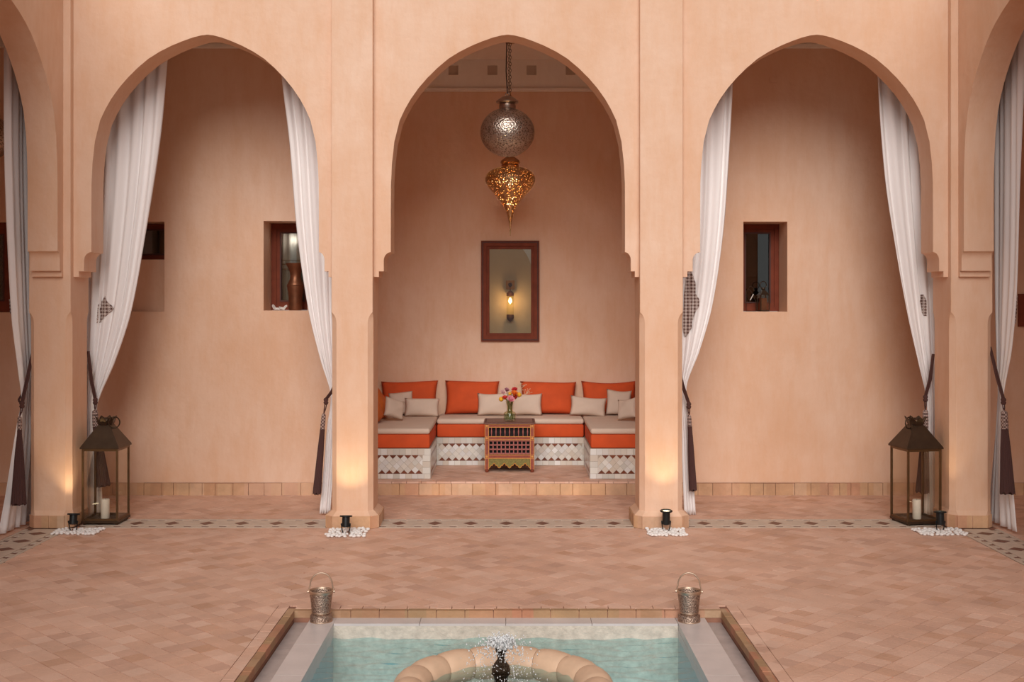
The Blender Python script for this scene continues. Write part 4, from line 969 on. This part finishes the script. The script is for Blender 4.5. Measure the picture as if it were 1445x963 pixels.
# ================================================================== CURTAINS
def interp(rows, z, k):
    """rows sorted by falling z: smooth piecewise"""
    if z >= rows[0][0]: return rows[0][k]
    for i in range(len(rows) - 1):
        if rows[i][0] >= z >= rows[i + 1][0]:
            t = (rows[i][0] - z) / (rows[i][0] - rows[i + 1][0])
            p0 = rows[max(i - 1, 0)]; p1 = rows[i]; p2 = rows[i + 1]; p3 = rows[min(i + 2, len(rows) - 1)]
            m1 = (p2[k] - p0[k]) / max(1e-6, (p0[0] - p2[0])) * (p1[0] - p2[0]); m2 = (p3[k] - p1[k]) / max(1e-6, (p1[0] - p3[0])) * (p1[0] - p2[0])
            return (2 * t ** 3 - 3 * t * t + 1) * p1[k] + (t ** 3 - 2 * t * t + t) * m1 + (-2 * t ** 3 + 3 * t * t) * p2[k] + (t ** 3 - t * t) * m2
    return rows[-1][k]
class Curtain:
    def __init__(s, label, rows, tf, folds, amp, seed, ztie, inward=1):
        s.rows = rows; s.tf = tf; s.folds = folds; s.amp = amp; s.ztie = ztie; rg = random.Random(seed)
        s.ph = [rg.uniform(0, 6.28) for _ in range(6)]
        s.top, s.bot = rows[0][0], rows[-1][0]
        nu, nv = folds * 10, 90; vs = []; fs = []
        for j in range(nv + 1):
            z = s.top + (s.bot - s.top) * j / nv
            for i in range(nu + 1): vs.append(tuple(s.pt(i / nu, z)))
        for j in range(nv):
            for i in range(nu): a = j * (nu + 1) + i; fs.append((a, a + 1, a + nu + 2, a + nu + 1))
        s.o = MB().add(vs, fs).build('curtain', 'cloth_white', None, 180); tag(s.o, label, 'curtain', 'white curtains tied back in the arches')
        so_ = s.o.modifiers.new('thickness', 'SOLIDIFY'); so_.thickness = .003
    def pt(s, u, z, off=0.):
        a0, a1 = interp(s.rows, z, 1), interp(s.rows, z, 2); wd = abs(a1 - a0)
        ug = u + .035 * math.sin(2 * math.pi * u * 2 + s.ph[0]) + .012 * math.sin(z * 2.1 + s.ph[1] + 3 * u)
        fl = math.sin(2 * math.pi * s.folds * ug + s.ph[2]) + .35 * math.sin(2 * math.pi * s.folds * 1.7 * ug + s.ph[3] + z * .5)
        k = min(1, .35 + wd * 1.6); tie = math.exp(-((z - s.ztie) / .12) ** 2)
        amp = s.amp * k * (1 - .55 * tie)
        sway = .02 * math.sin(z * 1.4 + s.ph[4])
        return Vector(s.tf(a0 + (a1 - a0) * min(1, max(0, u)), amp * fl + sway * .3 - off, z))
    def patch(s, poly, uvs):
        """embroidered patch: poly = list of (u0,u1,z) rows, falling z"""
        vs = []; fs = []; uvc = []; n = 14; fine = []
        for a, b in zip(poly, poly[1:]): fine += [tuple(a[k] + (b[k] - a[k]) * t / 5 for k in range(3)) for t in range(5)]
        poly = fine + [poly[-1]]
        for (u0, u1, z) in poly:
            for i in range(n + 1):
                u = u0 + (u1 - u0) * i / n; p = s.pt(u, z, .009); vs.append(tuple(p)); a0, a1 = interp(s.rows, z, 1), interp(s.rows, z, 2); uvc.append(((a0 + (a1 - a0) * u) / uvs, z / uvs))
        for j in range(len(poly) - 1):
            for i in range(n): a = j * (n + 1) + i; fs.append((a, a + 1, a + n + 2, a + n + 1))
        me = bpy.data.meshes.new('embroidery'); me.from_pydata(vs, [], fs); me.materials.append(M['lace'])
        ul = me.uv_layers.new(name='UVMap')
        for l in me.loops: ul.data[l.index].uv = uvc[l.vertex_index]
        me.polygons.foreach_set('use_smooth', [True] * len(me.polygons)); o = link('embroidery', me, s.o); o['label'] = 'brown and white lace embroidery'
CY = .565; cs_ = (CY + D) / F
def crow(y, l, r): return (H + (HY - y) * cs_, (l - VX) * cs_, (r - VX) * cs_)
front = lambda a, b, z: (a, CY + b, z)
TOPY = 428 - (4.585 - H) / cs_
C2 = Curtain('white curtain with small brown lace diamond, beside the half-walled window', [crow(TOPY, 118, 242), crow(92, 118, 235), crow(200, 120, 225), crow(330, 121, 206), crow(440, 121, 186), crow(510, 121, 163), crow(555, 122, 143), crow(575, 122, 137), crow(600, 120, 139), crow(650, 117, 141), crow(727, 113, 146)], front, 6, .02, 11, .97)
C3 = Curtain('plain white curtain partly covering the window with the copper vase', [crow(TOPY, 392, 466), crow(105, 398, 468), crow(200, 409, 469), crow(330, 420, 470), crow(440, 436, 470), crow(510, 453, 472), crow(552, 466, 474), crow(575, 466, 474), crow(600, 462, 473), crow(650, 458, 471), crow(725, 451, 466)], front, 4, .018, 12, 1.0)
C4 = Curtain('white curtain with a tall strip of brown lace along its edge', [crow(TOPY, 966, 1040), crow(120, 966, 1034), crow(230, 966, 1028), crow(330, 964, 1020), crow(430, 962, 1005), crow(495, 961, 987), crow(540, 960, 970), crow(565, 961, 969), crow(600, 962, 973), crow(650, 963, 977), crow(727, 966, 982)], front, 4, .018, 13, 1.05)
C5 = Curtain('white curtain across the arch from the lace-strip one, behind floor lantern', [crow(TOPY, 1234, 1327), crow(112, 1238, 1327), crow(250, 1248, 1326), crow(340, 1261, 1324), crow(440, 1279, 1324), crow(515, 1296, 1323), crow(552, 1305, 1322), crow(575, 1308, 1322), crow(600, 1306, 1323), crow(650, 1303, 1325), crow(727, 1300, 1328)], front, 5, .02, 14, 1.0)
def side_rows(X, rows):
    out = []
    for (y, l, r) in rows:
        dl, dr = F * X / (l - VX), F * X / (r - VX); dm_ = (dl + dr) / 2
        out.append((H + (HY - y) * dm_ / F, dl - D, dr - D))
    return out
XL, XRr = -4.10, 4.08
C1 = Curtain('white side-arch curtain pooling on the floor beside the corner pier, near hanging globe', side_rows(XL, [(-33, 8, 48), (75, 10, 48), (250, 10, 48), (440, 17, 47), (520, 26, 47), (556, 30, 46), (575, 28, 46), (600, 24, 46), (690, 10, 46), (744, 0, 46)]), lambda a, b, z: (XL + b, a, z), 5, .022, 15, 1.0)
C6 = Curtain('white side-arch curtain beside the dark red fretwork panel', side_rows(XRr, [(-40, 1400, 1447), (250, 1400, 1441), (400, 1401, 1436), (490, 1404, 1427), (550, 1407, 1416), (575, 1406, 1416), (600, 1405, 1418), (690, 1397, 1430), (741, 1393, 1436)]), lambda a, b, z: (XRr - b, a, z), 5, .022, 16, 1.05)
cz_ = lambda y: H + (HY - y) * cs_
C2.patch([(.40, .41, cz_(418)), (.32, .47, cz_(426)), (.26, .60, cz_(436)), (.28, .48, cz_(446)), (.29, .32, cz_(456))], .03)
C4.patch([(.10, .24, cz_(384)), (.10, .40, cz_(400)), (.06, .42, cz_(415)), (.06, .56, cz_(424)), (.06, .58, cz_(432)), (.04, .47, cz_(440)), (.04, .40, cz_(455)), (.04, .42, cz_(463)), (.1, .3, cz_(470)), (.16, .2, cz_(476))], .03)
C5.patch([(.50, .56, cz_(416)), (.42, .62, cz_(425)), (.44, .62, cz_(436)), (.52, .6, cz_(446))], .026)
C6.patch([(.80, .97, 1.93), (.78, .98, 1.85), (.76, .95, 1.76), (.8, .86, 1.70)], .03)
C1.patch([(.02, .18, 1.90), (.02, .22, 1.84), (.02, .14, 1.78)], .03)

def tieback(label, hook, knot, head_top, head_bot, skirt_bot, rw=.026, sw=.05, loop=None):
    """rope from a hook down to a knot, with a headed tassel below; all world points"""
    hook, knot, ht, hb_, sb = [Vector(v_) for v_ in (hook, knot, head_top, head_bot, skirt_bot)]
    t = thing('tassel_tieback', label, 'tieback', knot, group='dark rope tiebacks with tassels')
    r = lambda v_: v_ - knot
    mid = r(hook) * .5 + Vector((0, -.01, -.03))
    for s_ in (-1, 1): MB().tube([r(hook) + Vector((s_ * .004, 0, 0)), mid + Vector((s_ * .008, -.004, 0)), Vector((s_ * .006, 0, .015))], .0085, 8).build('rope', 'rope', t, 60)
    if loop is not None: MB().tube([Vector((0, 0, .01))] + [Vector(l_) - knot for l_ in loop] + [r(hook)], .0085, 8).build('rope', 'rope', t, 60)
    MB().lathe([(0, .03), (.017, .022), (.022, .008), (.016, -.004), (.022, -.015), (.016, -.03), (0, -.036)], 12).build('knot', 'rope', t, 60)
    for s_ in (-1, 1): MB().tube([Vector((s_ * .008, 0, -.02)), Vector((s_ * .012, 0, -.03)).lerp(r(ht), .5), r(ht)], .005, 6).build('cord', 'rope', t, 60)
    ax = r(hb_) - r(ht); ln = ax.length; q_ = Vector((0, 0, -1)).rotation_difference(ax.normalized())
    m_ = Matrix.Translation(r(ht)) @ q_.to_matrix().to_4x4()
    MB().lathe([(0, .004), (rw * .55, .0), (rw * .9, -.012), (rw, -ln * .5), (rw, -ln), (0, -ln)], 14, m_).build('tassel_head', 'lace_head', t, 40)
    ax = r(sb) - r(hb_); ln = ax.length; q_ = Vector((0, 0, -1)).rotation_difference(ax.normalized()); m_ = Matrix.Translation(r(hb_)) @ q_.to_matrix().to_4x4()
    mb = MB(); n = 40; vs = []; fs = []; lv = [(0, rw * .98), (.06, rw * 1.0), (.3, rw + (sw - rw) * .35), (.7, rw + (sw - rw) * .72), (1., sw)]
    for (f_, rr) in lv:
        for k in range(n): a = 2 * math.pi * k / n; w_ = 1 + .09 * (k % 2) + .04 * math.sin(5 * a); vs.append((rr * w_ * math.cos(a), rr * w_ * .8 * math.sin(a), -ln * f_ + (.01 * math.sin(7 * a) if f_ == 1 else 0)))
    for i in range(len(lv) - 1):
        for k in range(n): k2 = (k + 1) % n; fs.append((i * n + k, i * n + k2, i * n + n + k2, i * n + n + k))
    fs.append(tuple((len(lv) - 1) * n + k for k in range(n))); mb.add(vs, fs, m_).build('tassel_skirt', 'tassel', t, 30)
    return t
# checked head material
m, nt, b = newmat('lace_head'); ck = nt.nodes.new('ShaderNodeTexChecker'); ck.inputs['Scale'].default_value = 70; ck.inputs['Color1'].default_value = c8(86, 62, 56); ck.inputs['Color2'].default_value = c8(176, 150, 140)
tc = nt.nodes.new('ShaderNodeTexCoord'); nt.links.new(tc.outputs['Object'], ck.inputs['Vector']); nt.links.new(ck.outputs[0], b.inputs['Base Color']); b.inputs['Roughness'].default_value = .9
TY = .50; HK = .405
tieback('dark tassel tieback on the curtain with the small lace diamond', P(124.6, 496, HK), P(134.5, 566, TY), P(134, 579, TY - .02), P(135, 602, TY - .02), P(146, 686, TY - .03), sw=.055)
tieback('dark tassel tieback on the curtain by the copper vase window', P(477.4, 530, HK), P(460, 566, TY), P(457, 584, TY - .02), P(455, 606, TY - .02), P(447, 697, TY - .02), .02, .034)
tieback('dark tassel tieback on the curtain with the lace strip', P(954.4, 508, HK), P(972, 572, TY), P(972.5, 586, TY), P(973.5, 602, TY), P(978, 692, TY), .018, .032)
tieback('dark tassel tieback on the curtain across from the lace-strip one', P(1317, 500, HK), P(1306, 562, TY), P(1306, 579, TY - .02), P(1305.5, 608, TY - .02), P(1302, 695, TY - .03), .026, .056)
Yl = lambda px, X: F * X / (px - VX) - D
def PS(px, py, X): d = F * X / (px - VX); return Vector((X, d - D, H + (HY - py) * d / F))
tieback('dark tassel tieback on the side-arch curtain pooling on the floor', PS(46, 498, -4.014), PS(31, 571, XL + .07), PS(28, 588, XL + .085), PS(27.5, 607, XL + .09), PS(26, 712, XL + .097), .018, .058, [PS(27, 567, XL + .03), PS(26.5, 564, XL - .02), PS(36, 548, XL - .055), PS(47.8, 515, XL - .045), PS(49, 505, XL)])
tieback('dark tassel tieback on the side-arch curtain by the fretwork panel', PS(1397, 490, 3.994), PS(1416, 566, XRr - .06), PS(1417, 580, XRr - .07), PS(1418, 606, XRr - .07), PS(1422, 697, XRr - .09), .028, .056)

# ================================================================== FLOOR LANTERNS
def floor_lantern(label, x, y, rz, ringside, clabel):
    """origin at centre of the base"""
    L_ = thing('floor_lantern', label, 'lantern', (x, y, .003), (0, 0, rz)); h = .152; ez = .638; b = .016
    MB().rbox(-h - .004, h + .004, -h - .004, h + .004, .012, .032, .003, 1).build('base_plate', 'bronze', L_)
    for sx_ in (-1, 1):
        for sy_ in (-1, 1):
            x0 = -h if sx_ < 0 else h - b; y0 = -h if sy_ < 0 else h - b
            MB().box(x0, x0 + b, y0, y0 + b, .03, ez).build('corner_post', 'bronze_edge', L_)
            MB().lathe([(.014, 0), (.014, .013)], 10, T(sx_ * (h - .02), sy_ * (h - .02))).build('foot', 'bronze', L_)
    for k in range(4):
        m_ = Euler((0, 0, R(90 * k))).to_matrix().to_4x4()
        MB().box(-h + b, h - b, -h + .002, -h + b, ez - .02, ez, m_).build('rail', 'bronze_edge', L_)
        MB().box(-h + b, h - b, -h + .002, -h + b, .032, .05, m_).build('rail', 'bronze_edge', L_)
        MB().box(-h + b, h - b, -h + .007, -h + .010, .05, ez - .02, m_).build('glass_pane', 'glass', L_)
    t = .052; zt_ = .828
    o = h + .012
    vs = [(-o, -o, ez), (o, -o, ez), (o, o, ez), (-o, o, ez), (-o, -o, ez + .012), (o, -o, ez + .012), (o, o, ez + .012), (-o, o, ez + .012), (-t, -t, zt_), (t, -t, zt_), (t, t, zt_), (-t, t, zt_)]
    fs = [(0, 1, 5, 4), (1, 2, 6, 5), (2, 3, 7, 6), (3, 0, 4, 7), (4, 5, 9, 8), (5, 6, 10, 9), (6, 7, 11, 10), (7, 4, 8, 11), (8, 9, 10, 11)]
    MB().add(vs, fs).build('roof', 'bronze', L_)
    # flared crown of pointed petals
    mb = MB(); n = 8
    for k in range(n):
        m_ = Euler((0, 0, 2 * math.pi * k / n)).to_matrix().to_4x4()
        mb.add([(.05, -.026, zt_ - .004), (.05, .026, zt_ - .004), (.064, .03, zt_ + .03), (.064, -.03, zt_ + .03), (.092, 0, zt_ + .072), (.05, 0, zt_ + .03), (.08, -.018, zt_ + .058), (.08, .018, zt_ + .058)], [(0, 1, 2, 3), (3, 2, 7, 4, 6)], m_)
    cr = mb.build('crown', 'bronze', L_); sm2 = cr.modifiers.new('t', 'SOLIDIFY'); sm2.thickness = .004
    MB().lathe([(.045, zt_ - .002), (.048, zt_ + .02), (.055, zt_ + .03), (.05, zt_ + .045), (.02, zt_ + .06), (0, zt_ + .062)], 20).build('finial', 'bronze', L_, 40)
    rr = .048; px_ = .085 * ringside
    MB().tube([(px_ + rr * .85 * math.cos(R(a)), rr * .4 * math.cos(R(a)) - .045, zt_ + .022 + rr * math.sin(R(a))) for a in range(0, 360, 20)], .0055, 8, closed=True).build('ring_handle', 'bronze', L_, 60)
    c_ = thing('pillar_candle', clabel, 'candle', (x, y, .036), (0, 0, rz))
    m_ = T(.0, -.02)
    MB().lathe([(.034, 0), (.036, .004), (.036, .158), (.033, .163), (.01, .158), (0, .157)], 24, m_).build('wax', 'candle_wax', c_, 40)
    MB().tube([(0, -.02, .155), (.002, -.02, .17)], .0015, 5).build('wick', 'cord_black', c_)
    return L_
floor_lantern('bronze glass floor lantern with ring handle, by the curtain with small lace diamond', -3.616 + .156, .10 + .156, 0, 1, 'white pillar candle inside the lantern by the half-walled window')
cxr, cyr = 3.303, .055; ca, sa = math.cos(R(9)), math.sin(R(9))
floor_lantern('bronze glass floor lantern turned slightly, by the pier next to fretwork panel', cxr + ca * .155 - sa * .155, cyr + sa * .155 + ca * .155, R(9), -1, 'white pillar candle inside the slightly turned lantern')

# ================================================================== GROUND SPOTLIGHTS ON PEBBLES
pm = []
for k in range(4):
    bm = bmesh.new(); bmesh.ops.create_icosphere(bm, subdivisions=2, radius=1)
    for v_ in bm.verts: v_.co = Vector((v_.co.x * random.uniform(.9, 1.1), v_.co.y * random.uniform(.85, 1.05), v_.co.z * .62 * random.uniform(.9, 1.1)))
    me = bpy.data.meshes.new('pebble'); bm.to_mesh(me); bm.free(); me.materials.append(M['pebble']); me.polygons.foreach_set('use_smooth', [True] * len(me.polygons)); pm.append(me)
def pebble_bed(x0, x1, y0, y1, n, where):
    foot = [((px - VX) * (Y + D) / F + dx, Y) for px, Y in ((103, -.15), (488, -.26), (940, -.15), (1327, -.16)) for dx in (-.028, 0, .028)]
    lab = 'small white pebble in the bed %s' % where; pts = []; tries = 0
    while len(pts) < n and tries < 6000:
        tries += 1; p = (random.uniform(x0, x1), random.uniform(y0, y1)); mind = .0255
        if any((p[0] - q_[0]) ** 2 + (p[1] - q_[1]) ** 2 < .028 ** 2 for q_ in foot): continue
        if all((p[0] - q_[0]) ** 2 + (p[1] - q_[1]) ** 2 > mind ** 2 for q_ in pts): pts.append(p)
    for p in pts:
        r = random.uniform(.014, .021)
        o = link('pebble', random.choice(pm), None, (p[0], p[1], r * .55), (random.uniform(-.3, .3), random.uniform(-.3, .3), random.uniform(0, 6)))
        o.scale = (r, r, r); tag(o, lab, 'pebble', 'white pebbles ' + where)
def spotlight(label, px, Y, ztop, tilt, energy, yaw=0):
    x = (px - VX) * (Y + D) / F
    s_ = thing('ground_spotlight', label, 'spotlight', (x, Y, .012), (0, 0, R(yaw)), 'black ground spotlights'); zt_ = ztop - .012
    pv = .055
    m_ = T(0, 0, pv, 0, R(-tilt)); h_ = zt_ - pv
    MB().lathe([(.018, -.012), (.03, -.008), (.031, 0), (.031, h_ - .014), (.05, h_ - .012), (.051, h_ - .004), (.047, h_), (.038, h_), (.036, h_ - .012), (0, h_ - .012)], 28, m_).build('housing', 'black_metal', s_, 40)
    MB().lathe([(.034, h_ - .011), (.02, h_ - .0095), (0, h_ - .009)], 24, m_, cap=False).build('lens', 'lens_glow', s_, 60)
    for sx_ in (-1, 1):
        MB().tube([(sx_ * .031, 0, pv + .02), (sx_ * .035, 0, pv), (sx_ * .03, .004, .02), (sx_ * .022, .006, -.012)], .0045, 6).build('bracket', 'black_metal', s_, 60)
        MB().lathe([(.008, -.004), (.008, .004)], 10, T(sx_ * .036, 0, pv + .012, 0, 0, R(90))).build('pivot', 'black_metal', s_)
    MB().tube([(0, .0, .0), (0, 0, -.03)], .006, 6).build('spike', 'black_metal', s_)
    ld = bpy.data.lights.new('spot_light', 'SPOT'); ld.energy = energy; ld.color = (1, .8, .48); ld.spot_size = R(95); ld.spot_blend = .8; ld.shadow_soft_size = .02
    lo = bpy.data.objects.new('spot_light', ld); col.objects.link(lo); lo.parent = s_
    lm = m_ @ T(0, 0, h_ + .004); lo.matrix_local = lm @ Euler((R(180), 0, 0)).to_matrix().to_4x4()
pebble_bed(-3.71, -3.36, -.30, -.075, 72, 'before the corner pier by the half-walled window')
pebble_bed(-1.49, -1.18, -.40, -.075, 72, 'before the pier by the copper vase window')
pebble_bed(1.10, 1.41, -.36, -.075, 72, 'before the pier by the lace strip curtain')
pebble_bed(3.28, 3.66, -.33, -.075, 72, 'before the corner pier by the turned lantern')
spotlight('black ground spotlight in the pebbles by the lantern with small lace curtain', 103, -.15, .146, 12, 6)
spotlight('black ground spotlight before the pier by the copper vase window', 488, -.26, .150, 10, 8)
spotlight('black ground spotlight with glowing lens before the pier by the lace curtain', 940, -.15, .175, -4, 8)
spotlight('black ground spotlight in the pebbles by the turned lantern', 1327, -.16, .166, 4, 4)

# ================================================================== THINGS ON THE WINDOW SILLS
def sill(px, Y): return (px - VX) * (Y + D) / F
zs_ = WB[2] + .002
vY = YB + .17; k = (vY + D) / F
vs_o = thing('metal_vase', 'tall copper vase with flared mouth on the window sill', 'vase', (sill(417, vY), vY, zs_))
hv = (438.5 - 372) * k
MB().lathe([(.0, .004), (.062, 0), (.066, .01), (.066, .12), (.075, .19), (.084, .235), (.083, .25), (.07, .275), (.054, .31), (.05, .34), (.056, .375), (.07, .41), (.092, hv - .012), (.096, hv), (.09, hv), (.05, .37), (.045, .33), (0, .3)], 32).build('body', 'copper', vs_o, 40)
MB().lathe([(.083, .236), (.0875, .243), (.083, .25)], 32, cap=False).build('shoulder_band', 'copper', vs_o, 40)
for (px, dx, rot_, lab) in ((388, .09, 35, 'crumpled pale paper scrap leaning by the copper vase, nearer the reveal'), (401, .08, -22, 'crumpled pale paper scrap touching the copper vase foot')):
    mb = MB(); rg = random.Random(px)
    n = 4; vs = []; fs = []
    for i in range(n + 1):
        for j in range(n + 1): vs.append((dx * (i / n - .5), .05 * (j / n - .5), .012 + rg.uniform(-.006, .012) + .04 * abs(i / n - .5)))
    for i in range(n):
        for j in range(n): a = i * (n + 1) + j; fs.append((a, a + 1, a + n + 2, a + n + 1))
    mb.add(vs, fs); o = mb.build('paper_scrap', 'paper', None, loc=(sill(px, YB + .08), YB + .08, zs_ - .0005), rot=(R(20), R(rot_ * .7), R(10)))
    sd = o.modifiers.new('t', 'SOLIDIFY'); sd.thickness = .006; tag(o, lab, 'paper', 'pale scraps on the vase window sill')
# pale blind hanging inside the vase window
bl = thing('window_blind', 'pale striped cloth blind hanging behind the copper vase window pane', 'blind', ((WB[0] + WB[1]) / 2, YB + .47, WB[2] + .1))
mb = MB(); vs = []; fs = []
for i in range(25):
    for z_ in (0, .68): vs.append((-.17 + .34 * i / 24, .012 * math.sin(i * 1.3), z_))
for i in range(24): fs.append((2 * i, 2 * i + 2, 2 * i + 3, 2 * i + 1))
mb.add(vs, fs).build('cloth', 'cloth_white', bl)
for z_ in (.36, .40, .31): MB().box(-.17, .17, -.018, -.013, z_, z_ + .012).build('stripe', 'shade_stripe_grey', bl)
ll = bpy.data.lights.new('blind_fill', 'POINT'); ll.energy = .7; ll.color = (1, .95, .9); ll.shadow_soft_size = .05  # unseen fill light added to brighten the blind
lo = bpy.data.objects.new('blind_fill', ll); col.objects.link(lo); lo.location = ((WB[0] + WB[1]) / 2, YB + .432, WB[3] - .16)
# small lantern and wire stand on the other sill
zs2 = WC[2] + .002; lY = YB + .2; k = (lY + D) / F
sl_ = thing('small_lantern', 'small square metal lantern with ring handle on the window sill', 'lantern', (sill(1077, lY), lY, zs2), (0, 0, R(12)))
w_ = 6.3 * k; bh = 23 * k
MB().box(-w_, w_, -w_, w_, 0, .012).build('base', 'bronze', sl_)
for sx_ in (-1, 1):
    for sy_ in (-1, 1): MB().box(sx_ * w_ - .004, sx_ * w_ + .004, sy_ * w_ - .004, sy_ * w_ + .004, .012, bh).build('corner_post', 'bronze', sl_)
for a in range(4): MB().box(-w_, w_, -w_ - .001, -w_ + .001, .012, bh, Euler((0, 0, R(90 * a))).to_matrix().to_4x4()).build('glass_pane', 'glass', sl_)
MB().box(-w_ + .006, w_ - .006, -.002, .002, .012, bh * .8).build('inner_plate', 'copper', sl_)
MB().add([(-w_ - .006, -w_ - .006, bh), (w_ + .006, -w_ - .006, bh), (w_ + .006, w_ + .006, bh), (-w_ - .006, w_ + .006, bh), (-.012, -.012, bh + .05), (.012, -.012, bh + .05), (.012, .012, bh + .05), (-.012, .012, bh + .05)], [(0, 1, 5, 4), (1, 2, 6, 5), (2, 3, 7, 6), (3, 0, 4, 7), (4, 5, 6, 7), (3, 2, 1, 0)]).build('roof', 'bronze', sl_)
MB().lathe([(.014, bh + .05), (.02, bh + .06), (.014, bh + .072), (0, bh + .076)], 12).build('finial', 'bronze', sl_, 40)
MB().tube([(.034 * math.cos(R(a)), 0, bh + .10 + .034 * math.sin(R(a))) for a in range(0, 360, 20)], .004, 6, closed=True).build('ring_handle', 'bronze', sl_, 60)
ws = thing('wire_stand', 'thin wire candle stand beside the small lantern on the sill', 'stand', (sill(1060, lY), lY, zs2))
MB().tube([(-.05, 0, 0), (-.05, 0, .12), (-.04, 0, .2), (-.01, 0, .25), (.02, 0, .235), (.03, 0, .2)], .003, 6).build('wire', 'bronze', ws, 60)
MB().tube([(.05, 0, 0), (.045, 0, .1), (.0, 0, .2), (-.03, 0, .22)], .003, 6).build('wire', 'bronze', ws, 60)
MB().tube([(-.012, -.01, .11), (.02, -.01, .17)], .005, 6).build('snuffer', 'paper', ws, 60)
MB().tube([(-.05, 0, .003), (.05, 0, .003)], .003, 6).build('wire', 'bronze', ws)
